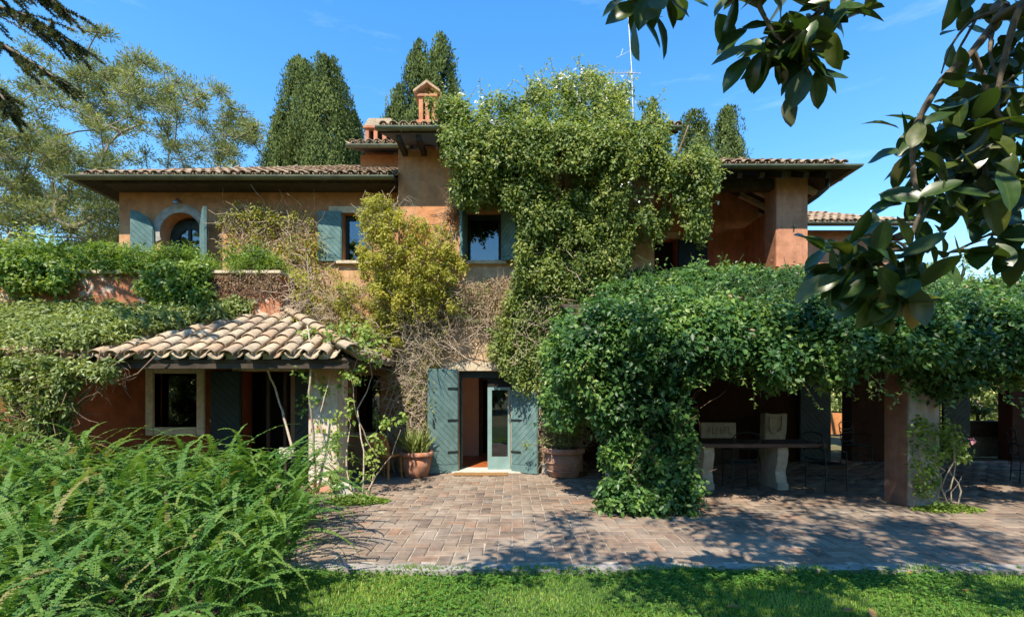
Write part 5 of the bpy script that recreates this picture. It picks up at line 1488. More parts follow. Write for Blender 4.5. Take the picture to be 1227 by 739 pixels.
# ------------------------------------------------------------------ trees
def grow(r, trunk, targets, step=0.7, droop=0.0, zpen=0.8):
    """nodes/parents: join every target to the nearest part of the growing skeleton"""
    N = [np.array(p, float) for p in trunk]; par = [-1] + list(range(len(trunk) - 1))
    targets = np.asarray(targets, float)
    c = np.array(trunk[-1]) * 0.6 + np.array(trunk[0]) * 0.4
    order = np.argsort(np.linalg.norm(targets - c, axis=1))
    tips = []
    for ti in order:
        t = targets[ti]; A = np.array(N); dv = t - A; L = np.linalg.norm(dv, axis=1)
        cost = L * (1 + zpen * np.maximum(0, -dv[:, 2] / (L + 1e-6)))
        cost[: max(1, len(trunk) // 3)] += 3
        k = int(np.argmin(cost)); a = A[k]; n = max(1, int(L[k] / step))
        prev = k
        for i in range(1, n + 1):
            f = i / n; p = a + (t - a) * f
            p = p + r.normal(0, 0.07 * step * 2, 3) * (1 if i < n else 0) + np.array([0, 0, droop * math.sin(math.pi * f) * L[k]])
            N.append(p); par.append(prev); prev = len(N) - 1
        tips.append(prev)
    return np.array(N), np.array(par), tips


def limbs(name, N, par, r_tip, power, mat, parent, k=6, rmax=1e9):
    cnt = np.zeros(len(N)); has = np.zeros(len(N), bool)
    for i in range(len(N)):
        if par[i] >= 0: has[par[i]] = True
    cnt[~has] = 1
    for i in range(len(N) - 1, 0, -1): cnt[par[i]] += cnt[i]
    rad = np.minimum(r_tip * cnt ** power, rmax)
    idx = np.where(par >= 0)[0]
    V, Fc = edges_tubes(N[par[idx]], N[idx], np.minimum(rad[par[idx]], rad[idx] * 1.5), rad[idx], k)
    return mk(name, npmesh(name, V, Fc, smooth=True), mat, parent)


def needles(name, r, C, rad, per, L, W, mat, parent, cr=None, upb=0.5, squash=0.6):
    pos, u, c, idx = clumps(r, C, rad, per, squash=squash, hollow=0.8)
    n = len(pos)
    d = unit(u + np.array([0, 0, upb]) + r.normal(0, 0.35, (n, 3)))
    nr = r.normal(0, 1, (n, 3))
    V, Fc = leaf_arrays(pos, np.cross(d, nr), d, L * r.uniform(0.6, 1.2, n), W, 0.0)
    if cr is not None: c = cr[idx]
    rnd = np.clip(c + 0.25 * (u[:, 2]) + r.normal(0, 0.12, n), 0, 1)
    o = mk(name, npmesh(name, V, Fc, np.repeat(rnd, 2)), M[mat], parent)
    o['kind'] = 'stuff'
    return o


def pine(label, base, H, crown_c, crown_r, ntar, per, seed, lean=(0, 0), group='pines behind the left wing'):
    r = np.random.default_rng(seed)
    e = empty('pine_tree', base, label, 'tree', group)
    b = np.array(base, float); cc = np.array(crown_c, float); cr_ = np.array(crown_r, float)
    u = unit(r.normal(0, 1, (ntar * 3, 3))); u = u[u[:, 2] > -0.6][:ntar]
    q = r.uniform(0.35, 1.0, (len(u), 1)) ** 0.5
    T = cc + u * q * cr_
    top = cc + np.array([0, 0, -0.1]) * cr_
    trunk = [b + (top - b) * f + np.array([math.sin(f * 5 + seed), math.cos(f * 4), 0]) * 0.25 * f for f in np.linspace(0, 1, 10)]
    N, par, tips = grow(r, trunk, T, 0.8, -0.04, 0.3)
    limbs('trunk', N, par, 0.016, 0.46, M['bark_grey'], e)
    Rr = r.uniform(0.35, 0.8, len(T))
    needles('crown', r, T, Rr, int(per * 1.0), 0.19, 0.042, 'pine', e)
    q_ = np.repeat(np.arange(len(T)), 9); w_ = unit(r.normal(0, 1, (len(q_), 3)) + np.array([0, 0, 0.2])) * Rr[q_][:, None] * np.array([1, 1, 0.6])
    V, Fc = edges_tubes(T[q_] - w_ * 0.15, T[q_] + w_ * 0.95, 0.012, 0.005, 3)
    mk('twigs', npmesh('twigs', V, Fc), M['bark_grey'], e)['kind'] = 'stuff'
    return e


pine('broad pine with airy yellow green crown behind the left roof', (-20.3, 25, 0), 16, (-19.6, 25, 12.6), (7.4, 5.0, 6.8), 430, 230, 201)
pine('pine leaning from the left edge behind the terrace hedge', (-24.5, 24, 0), 13, (-24.0, 23, 9.8), (5.8, 4.0, 5.4), 230, 200, 202)
pine('lower pine with thin branches between the hedge and the left roof', (-22.5, 29, 0), 11, (-21.5, 29, 8.2), (7.5, 3.5, 4.2), 240, 180, 203)


def cypress(label, px, ptop, pw, Y, seed, pbase=None, per=46, group='cypresses behind the house', loose=0.0):
    r = np.random.default_rng(seed)
    top = P(px, ptop, Y); H = top.z; rad = pw * Y / F / 2
    e = empty('cypress_tree', (top.x, Y, 0), label, 'tree', group)
    # upright plumes over the column: a ragged outline with darker clefts between them
    npl = int(115 * (rad / 1.2) * (H / 15)) + 50
    h = r.uniform(0.52, 0.95, npl); h[: npl // 4] = r.uniform(0.02, 0.55, npl // 4)
    pf = lambda q: np.interp(q, [0, 0.06, 0.3, 0.68, 0.82, 0.92, 1.0], [0.5, 0.85, 1.0, 0.97, 0.72, 0.42, 0.03])
    an = r.uniform(0, 2 * np.pi, npl)
    rr = rad * pf(h) * r.uniform(0.55, 0.98 + loose, npl)
    ln = r.uniform(0.9, 2.0, npl) * (0.55 + 0.5 * rad)
    ln = np.minimum(ln, (1.01 - h) * H + 0.25)
    out = np.stack([np.cos(an), np.sin(an), np.zeros(npl)], 1)
    C = np.stack([top.x + rr * np.cos(an), Y + rr * np.sin(an), h * H], 1)
    C = np.concatenate([C, [[top.x, Y, H - 1.3]]]); out = np.concatenate([out, [[0, -0.2, 0]]]); ln = np.r_[ln, 1.3]
    per = (70 * ln / 1.2).astype(int) + 20
    idx = np.repeat(np.arange(npl + 1), per); m = len(idx)
    t = r.uniform(0, 1, m)
    w = 0.26 * (0.5 + 0.45 * rad) * np.sin(np.pi * np.clip(t * 0.8 + 0.2, 0, 1)) ** 0.7
    pos = C[idx] + np.array([0, 0, 1.0]) * (t * ln[idx])[:, None] + out[idx] * (0.10 * np.sin(np.pi * t) - (0.14 + 0.1 * rad) * t * t)[:, None] + unit(r.normal(0, 1, (m, 3))) * (w * r.uniform(0.3, 1, m) ** 0.5)[:, None]
    d = unit(np.array([0, 0, 1.0]) + out[idx] * 0.3 + r.normal(0, 0.3, (m, 3)))
    V, Fc = leaf_arrays(pos, out[idx] + r.normal(0, 0.4, (m, 3)), d, r.uniform(0.10, 0.21, m), 0.07, 0.1)
    c = r.uniform(0.15, 0.85, npl + 1)
    o = mk('crown', npmesh('crown', V, Fc, np.repeat(np.clip(c[idx] + r.normal(0, 0.13, m), 0, 1), 2)), M['cypress'], e); o['kind'] = 'stuff'
    MB().tube([(top.x, Y, 0), (top.x, Y, H * 0.9)], [0.22, 0.03], 8).build('trunk', M['bark'], e)
    return e


cypress('tallest cypress of the pointed group behind the left roof', 391, 80, 88, 24, 211)
cypress('slender cypress left of the tallest one behind the left roof', 362, 84, 80, 25.5, 212)
cypress('short cypress on the left of the group behind the left roof', 338, 146, 56, 24.5, 213)
cypress('short cypress on the right of the group beside the small chimney', 418, 144, 60, 25, 214)
cypress('shaggy dark cypress behind the gabled chimney', 528, 54, 60, 22, 215, loose=0.15)
cypress('shaggy lower cypress left of the gabled chimney', 503, 60, 56, 23, 216, loose=0.2)
cypress('low bushy cypress left of the gabled chimney', 478, 112, 48, 23.5, 221, loose=0.2)
cypress('pointed light green cypress behind the right roof', 872, 138, 58, 24, 217)
cypress('rounded cypress behind the right of the climbing rose', 782, 128, 44, 21, 218)
cypress('shaggy cypress left of the pointed one behind the right roof', 832, 142, 56, 27, 219, loose=0.2)


def broad(label, base, crown_c, crown_r, ntar, per, L, seed, mat='broad', group=None, name='tree', cat='tree'):
    r = np.random.default_rng(seed)
    e = empty(name, base, label, cat, group)
    cc = np.array(crown_c, float); cr_ = np.array(crown_r, float); b = np.array(base, float)
    u = unit(r.normal(0, 1, (ntar, 3))); T = cc + u * (r.uniform(0.3, 1.0, (ntar, 1)) ** 0.45) * cr_ * (1 + 0.15 * np.sin(u[:, :1] * 9 + seed))
    T[:, 2] = np.maximum(T[:, 2], b[2] + 0.25)
    trunk = [b + (cc - b) * f for f in np.linspace(0, 0.8, 7)]
    N, par, tips = grow(r, trunk, T, 0.6, 0.0, 0.5)
    limbs('trunk', N, par, 0.012, 0.5, M['bark'], e, 5)
    pos, uu, c, idx = clumps(r, T, r.uniform(0.6, 1.2, len(T)) * 0.16 * float(cr_.mean()) ** 0.7 * 1.6, per)
    o = foliage('crown', pos, uu + u[idx] + np.array([0, -0.1, 0.3]), L, L * 0.55, M[mat], e, c, seed=seed)
    return e


broad('bushy green tree in the distance at the right above the ivy', (24, 32, 0), (24.5, 32, 6.2), (4.2, 3, 3.9), 130, 90, 0.25, 231, group='trees behind the right side')
broad('pale olive green tree farther left above the right ivy', (20.5, 36, 0), (20.8, 36, 6.6), (3.6, 3, 4.2), 110, 90, 0.27, 232, 'pine', group='trees behind the right side')
broad('bushy tree at the far right edge above the ivy', (31, 34, 0), (31, 34, 6.0), (5, 3, 4.6), 130, 90, 0.27, 233, group='trees behind the right side')
broad('sunlit shrub seen through the narrow opening behind the pillar', (14.9, 21.4, 0), (14.9, 21.4, 2.2), (2.3, 1.3, 2.3), 110, 95, 0.132, 234, 'jasmine', name='shrub', cat='shrub', group='shrubs behind the portico')
broad('sunlit shrub seen through the wide opening at the right', (15.6, 16.0, 0), (15.6, 16.0, 1.9), (2.2, 1.3, 2.0), 150, 95, 0.120, 235, 'jasmine', name='shrub', cat='shrub', group='shrubs behind the portico')
broad('rounded shrub behind the right end of the low wall', (18.8, 16.5, 0), (18.8, 16.5, 1.9), (2.0, 1.3, 2.2), 120, 95, 0.120, 236, 'broad', name='shrub', cat='shrub', group='shrubs behind the portico')
broad('small bush growing in the dark planter trough on the low wall', (12.25, 12.74, 0.9), (12.25, 12.74, 1.15), (0.5, 0.2, 0.25), 26, 60, 0.05, 237, 'broad', name='planter_bush', cat='plant')
broad('dark leafy bush at the left end of the terrace under the pines', (-13.4, 13.5, 0), (-13.3, 13.5, 4.0), (2.0, 1.4, 2.1), 110, 95, 0.132, 238, 'rose', name='shrub', cat='shrub')
# far wood that closes the view at ground level
fw_r = np.random.default_rng(240)
n = 1500
fx = fw_r.uniform(-75, 75, n); fC = np.stack([fx, 52 + fw_r.uniform(0, 8, n), fw_r.uniform(0, 1, n) ** 1.0 * (6.0 + 1.5 * np.sin(fx * 0.21) + np.sin(fx * 0.53))], 1)
pos, u, cr, idx = clumps(fw_r, fC, fw_r.uniform(0.6, 1.3, n), 18)
fo = foliage('distant_wood', pos, u + np.array([0, -0.5, 0.4]), 0.75, 0.45, M['broad'], None, cr - 0.2, seed=240)
tag(fo, 'distant strip of mixed woodland behind the garden', 'woodland', kind='stuff')

n = 1100
fx = fw_r.uniform(-45, 45, n); fC = np.stack([fx, -24 - fw_r.uniform(0, 8, n), fw_r.uniform(0, 1, n) * (16 + 2.5 * np.sin(fx * 0.3) + 1.5 * np.sin(fx * 0.9))], 1)
pos, u, cr, idx = clumps(fw_r, fC, fw_r.uniform(0.8, 1.6, n), 18)
fo = foliage('garden_wood', pos, u + np.array([0, 0.5, 0.4]), 1.0, 0.6, M['broad'], None, cr - 0.1, seed=241)
tag(fo, 'belt of garden trees across the lawn, mirrored in the window panes', 'woodland', kind='stuff')

# --- fir whose drooping branch reaches in at the top left corner
fir = empty('fir_tree', (-10.6, 6.5, 0), 'dark fir branch drooping in at the top left corner', 'tree')
rf = np.random.default_rng(251)
MB().tube([(-10.6, 6.5, 0), (-10.5, 6.5, 5), (-10.5, 6.5, 10)], [0.25, 0.2, 0.08], 10).build('trunk', M['bark'], fir, smooth=True)
def fir_branch(pts, nsub, sublen, seed):
    r = np.random.default_rng(seed)
    pts = np.array([tuple(p) for p in pts]); m = MB(); n = len(pts)
    m.tube(pts, [0.035 - 0.028 * i / (n - 1) for i in range(n)], 6)
    pos, dirs, rn = [], [], []
    for i in range(nsub):
        f = r.uniform(0.1, 1.0) * (n - 1); k = min(int(f), n - 2); p = pts[k] + (pts[k + 1] - pts[k]) * (f - k); t = unit(pts[k + 1] - pts[k])
        side = np.cross(t, [0, 0, 1]); side = unit(side) * r.choice([-1, 1])
        L = sublen * r.uniform(0.5, 1.1) * (1.1 - 0.6 * f / (n - 1))
        d = unit(t * 0.7 + side * r.uniform(0.3, 0.9) + np.array([0, 0, -0.15 + r.normal(0, 0.25)]))
        ss = [p]
        for j in range(5): ss.append(ss[-1] + unit(d + np.array([0, 0, -0.10 * j])) * L / 5)
        m.tube(ss, 0.006, 4)
        for j in range(5):
            for q in range(60):
                pos.append(ss[j] + (ss[j + 1] - ss[j]) * r.uniform()); dirs.append(unit(ss[j + 1] - ss[j]) * 0.6 + r.normal(0, 0.6, 3)); rn.append(np.clip(0.15 + 0.16 * j + r.normal(0, 0.15), 0, 1))
    b = m.build('branch', M['bark'], fir, smooth=True, recalc=False)
    pos = np.array(pos); dirs = unit(np.array(dirs)); k = len(pos)
    V, Fc = leaf_arrays(pos, np.cross(dirs, r.normal(0, 1, (k, 3))), dirs, r.uniform(0.03, 0.055, k), 0.010, 0)
    mk('needles', npmesh('needles', V, Fc, np.repeat(np.array(rn), 2)), M['fir'], b)['kind'] = 'stuff'
fir_branch([(-10.4, 6.5, 8.2), P(-60, 0, 6.6), P(-10, 5, 6.5), P(35, 20, 6.4), P(70, 40, 6.3), P(86, 52, 6.2)], 52, 0.75, 252)
fir_branch([(-10.4, 6.5, 7.6), P(-70, 20, 6.4), P(-20, 40, 6.2), P(30, 70, 6.1), P(62, 90, 6.0), P(82, 102, 5.9)], 46, 0.6, 253)
fir_branch([(-10.4, 6.5, 6.9), P(-70, 60, 6.5), P(-30, 90, 6.3), P(2, 115, 6.2), P(14, 136, 6.2)], 44, 0.5, 254)
fir_branch([(-10.4, 6.5, 8.8), P(-60, -40, 6.4), P(0, -20, 6.3), P(45, -12, 6.2), P(78, 12, 6.1)], 40, 0.6, 255)

# ------------------------------------------------------------------ magnolia over the camera, its low branches hanging in on the right
mag = empty('magnolia_tree', (4.6, -0.6, 0), 'magnolia with large glossy leaves hanging in from the top right', 'tree')
gr = np.random.default_rng(261)
def mag_leaf(L=0.17, W=0.075, curl=0.0, fold=0.18, wave=0.0, nseg=7):
    V, Fc = [], []
    for i in range(nseg + 1):
        t = i / nseg
        w = W / 2 * (math.sin(math.pi * min(1, t ** 0.85)) ** 0.75) * (0.75 + 0.5 * t) if 0 < t < 1 else 0.0
        z = -curl * L * t * t; y = L * t * (1 - 0.15 * abs(curl) * t)
        for s in (-1, -0.5, 0, 0.5, 1):
            V.append((s * w, y, z + abs(s) * w * fold * (1.0 if abs(s) > 0.6 else 0.8) + wave * math.sin(t * 9 + s * 2) * w * abs(s)))
    for i in range(nseg):
        for j in range(4):
            a = i * 5 + j; Fc.append((a, a + 1, a + 6, a + 5))
    return V, Fc
LEAF = []
for k, (L, W, cu, fo_, wv) in enumerate([(0.17, 0.088, 0.10, 0.18, 0.05), (0.185, 0.088, 0.3, 0.25, 0.10), (0.15, 0.084, -0.08, 0.12, 0.05), (0.185, 0.092, 0.18, 0.3, 0.08), (0.16, 0.08, 0.45, 0.2, 0.12), (0.14, 0.078, 0.05, 0.2, 0.0)]):
    V, Fc = mag_leaf(L, W, cu, fo_, wv)
    for mt in ('magnolia', 'magnolia_brown'):
        me = bpy.data.meshes.new('leaf'); me.from_pydata(V, [], Fc); me.update(); me.materials.append(M[mt])
        me.polygons.foreach_set('use_smooth', [True] * len(me.polygons))
        LEAF.append(me)
MB().tube([(4.6, -0.6, 0), (4.5, -0.5, 1.2), (4.6, -0.4, 2.6), (4.3, -0.3, 4.2), (4.0, -0.2, 6.0)], [0.26, 0.21, 0.18, 0.15, 0.09], 14).build('trunk', M['bark_mag'], mag, smooth=True)
def branch(pts, r0, r1, k=8):
    pts = [Vector(p) for p in pts]; out = []
    for i in range(len(pts) - 1):            # smooth the polyline
        p0, p1, p2, p3 = pts[max(i - 1, 0)], pts[i], pts[i + 1], pts[min(i + 2, len(pts) - 1)]
        for q in range(5):
            t = q / 5
            out.append(0.5 * ((2 * p1) + (p2 - p0) * t + (2 * p0 - 5 * p1 + 4 * p2 - p3) * t * t + (3 * p1 - p0 - 3 * p2 + p3) * t ** 3))
    out.append(pts[-1]); n = len(out)
    rd = [(r0 + (r1 - r0) * i / (n - 1)) * (1 + 0.10 * math.sin(i * 2.1)) for i in range(n)]
    return MB().tube(out, rd, k).build('branch', M['bark_mag'], mag, smooth=True, recalc=False)
MAIN = branch([(4.2, -0.2, 4.6), (3.9, 1.2, 4.55), P(1240, -30, 2.75), P(1205, 10, 2.7), P(1165, 62, 2.65), P(1130, 95, 2.6), P(1100, 145, 2.6), P(1094, 168, 2.6), P(1095, 215, 2.58), P(1104, 245, 2.56), P(1092, 285, 2.55), P(1092, 318, 2.55), P(1078, 350, 2.52)], 0.026, 0.006)
B2 = branch([P(1165, 62, 2.65), P(1180, 100, 2.7), P(1185, 140, 2.72), P(1177, 160, 2.72), P(1182, 220, 2.7), P(1192, 265, 2.7), P(1188, 285, 2.7)], 0.016, 0.006)
B3 = branch([(4.0, 0.4, 4.4), P(1260, -20, 2.5), P(1225, 5, 2.5), P(1205, 65, 2.5), P(1195, 135, 2.5), P(1232, 152, 2.5)], 0.022, 0.009)
branch([P(1205, 10, 2.7), P(1165, 25, 2.8), P(1140, 55, 2.85), P(1128, 88, 2.85)], 0.012, 0.004)
branch([P(1180, 5, 2.8), P(1160, 40, 2.85), P(1145, 70, 2.9), P(1150, 95, 2.9)], 0.010, 0.004)
branch([P(1196, 20, 2.75), P(1186, 60, 2.6), P(1200, 100, 2.55), P(1215, 90, 2.5)], 0.010, 0.005)
branch([P(1092, 300, 2.55), P(1070, 300, 2.5), P(1050, 312, 2.45), P(1040, 318, 2.4)], 0.012, 0.005)
branch([P(1092, 305, 2.55), P(1075, 290, 2.6), P(1050, 300, 2.62)], 0.009, 0.004)
B4 = branch([(4.1, -0.2, 4.4), (3.0, 0.8, 4.5), P(1040, -60, 2.45), P(990, 5, 2.4), P(965, 30, 2.35), P(938, 53, 2.35)], 0.035, 0.007)
branch([P(985, -40, 2.4), P(914, -5, 2.35), P(922, 31, 2.35), P(937, 50, 2.35)], 0.014, 0.006)
branch([(3.0, 0.8, 4.5), P(850, -70, 2.3), P(790, -20, 2.3), P(782, 5, 2.3)], 0.02, 0.006)
branch([P(1188, 280, 2.7), P(1170, 288, 2.68), P(1150, 300, 2.66)], 0.008, 0.004)
branch([P(1188, 280, 2.7), P(1208, 285, 2.7), P(1235, 292, 2.7)], 0.008, 0.004)

leaf_list = []
def put_leaf(base, d, nrm, sc=1.0, brown=False, parent=mag):
    d = Vector(d).normalized(); n = Vector(nrm); n = (n - d * n.dot(d))
    n = n.normalized() if n.length > 1e-3 else d.orthogonal().normalized()
    s = d.cross(n)
    m = Matrix(((*s,), (*d,), (*n,))).transposed().to_4x4()
    k = int(gr.integers(0, 6)) * 2 + (1 if brown else 0)
    leaf_list.append((Vector(base) + d * 0.08, k, Matrix.Translation(base) @ m @ Matrix.Scale(sc * 1.15, 4)))

def whorl(px, py, Y, n, sc=1.0, rad=0.03, down=0.35, brown=0.008, dirb=(0, 0, 0)):
    c = P(px, py, Y)
    for i in range(n):
        a = 2 * math.pi * (i + gr.uniform(-0.3, 0.3)) / n
        d = Vector((math.cos(a), gr.normal(0, 0.45), math.sin(a) * 0.9 - down)) + Vector(dirb)
        up = Vector((gr.normal(0, 0.5), -0.55 + gr.normal(0, 0.45), 0.75))
        put_leaf(c + Vector(gr.normal(0, rad, 3)) + d.normalized() * 0.025, d, up, sc * gr.uniform(0.75, 1.12), gr.uniform() < brown)

# top centre groups
whorl(938, 50, 2.35, 15, 1.0, 0.05, 0.45); whorl(925, 22, 2.4, 9, 1.0, 0.05, 0.1); whorl(962, 62, 2.35, 9, 0.95, 0.04, 0.5); whorl(975, 25, 2.4, 7, 0.95, 0.05, 0.2)
whorl(902, 8, 2.4, 6, 0.9, 0.05, 0.2); whorl(950, 35, 2.45, 12, 1.0, 0.06, 0.3); whorl(915, 60, 2.3, 7, 1.0, 0.04, 0.4, 0.0, (-0.4, 0, 0)); whorl(972, 82, 2.35, 8, 1.0, 0.04, 0.8); whorl(1000, 10, 2.4, 7, 0.95, 0.05, 0.1); whorl(885, -8, 2.4, 7, 0.95, 0.05, 0.3); whorl(955, -5, 2.4, 8, 0.95, 0.05, 0.1); whorl(985, 52, 2.4, 6, 1.0, 0.04, 0.1, 0.0, (0.5, 0, 0))
whorl(785, 2, 2.3, 12, 1.0, 0.05, 0.6); whorl(800, -12, 2.3, 8, 1.0, 0.05, 0.4); whorl(770, -8, 2.3, 6, 0.9, 0.03, 0.3)
put_leaf(P(1150, -25, 2.5), (-0.1, 0, -1), (0.2, -1, 0.3), 1.1); put_leaf(P(1046, -28, 2.5), (0.1, 0, -1), (0.1, -1, 0.3), 0.9); put_leaf(P(1165, -20, 2.5), (-0.3, 0, -1), (0, -1, 0.4), 0.9)
# right mass
for (x, y, Y, n, dn) in [(1120, 145, 2.75, 8, 0.3), (1112, 205, 2.75, 9, 0.5), (1095, 175, 2.7, 7, 0.3), (1085, 238, 2.65, 8, 0.4), (1140, 190, 2.85, 10, 0.3), (1165, 130, 2.85, 9, 0.3), (1170, 175, 2.8, 10, 0.4), (1150, 235, 2.85, 9, 0.5),
                         (1190, 200, 2.85, 10, 0.4), (1205, 150, 2.6, 9, 0.2), (1215, 95, 2.6, 9, 0.2), (1222, 200, 2.7, 10, 0.4), (1190, 95, 2.8, 8, 0.2), (1210, 50, 2.7, 8, 0.2), (1165, 90, 2.9, 6, 0.3), (1222, 20, 2.7, 7, 0.2), (1195, 230, 2.8, 9, 0.5), (1225, 240, 2.75, 8, 0.4), (1140, 150, 2.9, 7, 0.3), (1180, 20, 2.9, 6, 0.1), (1205, 120, 2.75, 8, 0.2)]:
    whorl(x, y, Y, n, 0.92, 0.05, dn); whorl(x + gr.normal(0, 12), y + gr.normal(0, 12), Y + 0.12, n - 2, 0.9, 0.06, dn)
# low cluster in front of the loggia
whorl(1040, 312, 2.4, 12, 1.05, 0.05, 0.15, 0.05); whorl(1062, 330, 2.45, 11, 1.05, 0.05, 0.55, 0.1); whorl(1020, 300, 2.4, 8, 1.05, 0.04, 0.05, 0.12); whorl(1005, 322, 2.4, 6, 1.0, 0.04, 0.3, 0.0, (-0.5, 0, 0)); whorl(1082, 352, 2.5, 8, 1.0, 0.03, 0.8, 0.25); whorl(1090, 300, 2.55, 7, 1.0, 0.04, 0.1); whorl(1050, 335, 2.5, 9, 1.05, 0.06, 0.4); whorl(1075, 320, 2.5, 8, 1.0, 0.05, 0.4); whorl(1030, 330, 2.5, 7, 1.0, 0.05, 0.4)
for (x, y, n, dx) in [(1000, 305, 5, -0.4), (1030, 290, 5, 0.0), (1045, 350, 6, 0.0), (1078, 345, 5, 0.2), (1100, 335, 5, 0.4)]:
    whorl(x, y, 2.3 + gr.uniform(0, 0.25), n, 1.0, 0.04, 0.25, 0.01, (dx, 0, 0))
for (x, y, n) in [(1150, 110, 8), (1215, 180, 9), (1200, 215, 9), (1165, 215, 9), (1125, 225, 8), (1105, 150, 6), (1225, 130, 8), (1180, 150, 8), (1140, 265, 5), (1225, 265, 7)]:
    whorl(x, y, 2.45 + gr.uniform(0, 0.3), n, 1.05, 0.05, 0.4)
# cluster on the second hanging twig
whorl(1188, 288, 2.7, 9, 1.1, 0.03, 0.45); whorl(1152, 300, 2.66, 5, 1.05, 0.03, 0.3); whorl(1225, 292, 2.7, 6, 1.1, 0.03, 0.35); whorl(1110, 300, 2.6, 5, 1.05, 0.03, 0.2)
# the largest 300 leaves in view are pieces, the others one mass
def leaf_rank(q):
    p = q[0]; x = 613.5 + p.x * F / p.y; y = HY - (p.z - EYE) * F / p.y
    return (0 if -20 < x < 1240 and -20 < y < 760 else 1, p.y + gr.uniform(0, 0.25))
leaf_list.sort(key=leaf_rank)
lv, lf, lrn, lb = [], [], [], 0
for i, (p, k, m) in enumerate(leaf_list):
    if i < 300: mk('leaf', LEAF[k], None, mag, m); continue
    me = LEAF[k]; A = np.empty(len(me.vertices) * 3); me.vertices.foreach_get('co', A); A = A.reshape(-1, 3)
    Fq = np.array([tuple(pl.vertices) for pl in me.polygons])
    lv.append(A @ np.array(m.to_3x3()).T + np.array(m.translation)); lf.append(Fq + lb); lb += len(A); lrn.append(np.full(len(Fq), gr.uniform()))
mk('leaves', npmesh('leaves', np.concatenate(lv), np.concatenate(lf), np.concatenate(lrn), smooth=True), M['magnolia'], mag)['kind'] = 'stuff'
# high crown overhead: it shades the right half of the patio
T = []
for _ in range(6000):
    q = np.array([gr.uniform(-2.2, 9.5), gr.uniform(-5.0, 5.2), gr.uniform(3.9, 8.6)])
    if (q[2] - EYE) / max(q[1], 0.01) < 1.12 and q[1] > 0: continue
    e_ = ((q[0] - 3.8) / 5.2) ** 2 + ((q[1] - 0.3) / 5.0) ** 2 + ((q[2] - 5.6) / 3.0) ** 2
    gx_, gy_ = q[0] - sdir.x / sdir.z * q[2], q[1] - sdir.y / sdir.z * q[2]
    if mnoise.noise(Vector((gx_ * 0.75 + 3.3, gy_ * 0.75, 1.7))) > (0.02 if gy_ < 4.8 else 0.16): continue      # openings in the crown
    if e_ < 1 and e_ > 0.12: T.append(q)
    if len(T) >= 330: break
T = np.array(T)
N, par, tips = grow(gr, [(4.0, -0.2, 5.0), (3.7, -0.3, 5.8), (3.4, -0.5, 6.6), (3.2, -0.6, 7.2)], T, 0.6, 0.0, 0.3)
limbs('limb', N, par, 0.006, 0.42, M['bark_mag'], mag, 5, 0.10)
pos, u, cr, idx = clumps(gr, T, 0.42, 64, hollow=0.8)
n = len(pos)
V, Fc = leaf_arrays(pos, u + np.array([0, 0, 0.8]) + gr.normal(0, 0.5, (n, 3)), u + gr.normal(0, 0.5, (n, 3)), gr.uniform(0.12, 0.19, n), 0.075, 0.12)
mk('crown', npmesh('crown', V, Fc, np.repeat(gr.uniform(0, 1, n), 2)), M['magnolia'], mag)['kind'] = 'stuff'

# ------------------------------------------------------------------ ferns
bed = mesh('fern_soil', [(-9, 2.0, -0.03), (-2.25, 2.0, -0.03), (-2.2, 4.6, -0.005), (-2.45, 5.6, 0.005), (-2.9, 6.6, 0.0), (-4.1, 7.3, 0.0), (-9, 7.4, 0.0)], [tuple(range(7))], M['soil'])
bed.location.z = 0.012; bed['kind'] = 'structure'
fern = empty('fern_bed', (-4.5, 5.0, 0), 'dense mass of arching sword ferns in the lower left corner', 'fern')
fr_ = np.random.default_rng(271)
def frond_me(L, seed, arch):
    r = np.random.default_rng(seed)
    n = 46; t = np.linspace(0, 1, n + 1)
    el = R(78) - arch * t ** 1.5
    p = np.zeros((n + 1, 3)); side = r.normal(0, 0.16)
    for i in range(n):
        p[i + 1] = p[i] + np.array([math.sin(side * t[i] * 3) * math.cos(el[i]), math.cos(side * t[i] * 3) * math.cos(el[i]), math.sin(el[i])]) * L / n
    i = np.arange(3, n)
    d0 = unit(p[i + 1] - p[i]); s = unit(np.cross(d0, np.array([0, 0, 1.0]) + 0 * d0)); nn = unit(np.cross(s, d0))
    w = 0.037 * np.sin(np.pi * np.clip((t[i] - 0.05) / 0.95, 0, 1) ** 0.62) ** 0.8 + 0.004
    Vs, Fs, rn, b = [], [], [], 0
    for sg in (-1, 1):
        dd = s * sg + d0 * 0.25 - nn * 0.18 + r.normal(0, 0.09, s.shape)
        V, Fc = leaf_arrays(p[i].copy(), nn + r.normal(0, 0.15, nn.shape), dd, w * r.uniform(0.85, 1.1, len(w)), 0.023 * L / 0.9, 0.1)
        Vs.append(V); Fs.append(Fc + b); b += len(V); rn.append(np.repeat(np.clip(0.35 + 0.4 * t[i] + r.normal(0, 0.08, len(i)), 0, 1), 2))
    k = np.arange(n); hw = 0.0035
    sx = unit(np.cross(np.vstack([p[1:] - p[:-1], p[-1:] - p[-2:-1]]), [0, 0, 1.0]))
    V = np.concatenate([p - sx * hw, p + sx * hw]); Fc = np.concatenate([np.stack([k, k + n + 1, k + n + 2], 1), np.stack([k, k + n + 2, k + 1], 1)])
    Vs.append(V); Fs.append(Fc + b); rn.append(np.full(len(Fc), 0.75))
    return np.concatenate(Vs), np.concatenate(Fs), np.concatenate(rn)
FR = [frond_me(L, 300 + i, a) for i, (L, a) in enumerate([(1.0, 1.6), (1.15, 2.1), (0.9, 1.9), (1.2, 2.6), (0.95, 1.3), (1.1, 2.4), (0.8, 2.2), (1.1, 1.9), (1.25, 1.7), (0.85, 2.7)])]
FRM = []
for V, Fc, rn in FR:
    me = npmesh('frond', V, Fc, rn * 0.8); me.materials.append(M['fern']); FRM.append(me)
spots = []
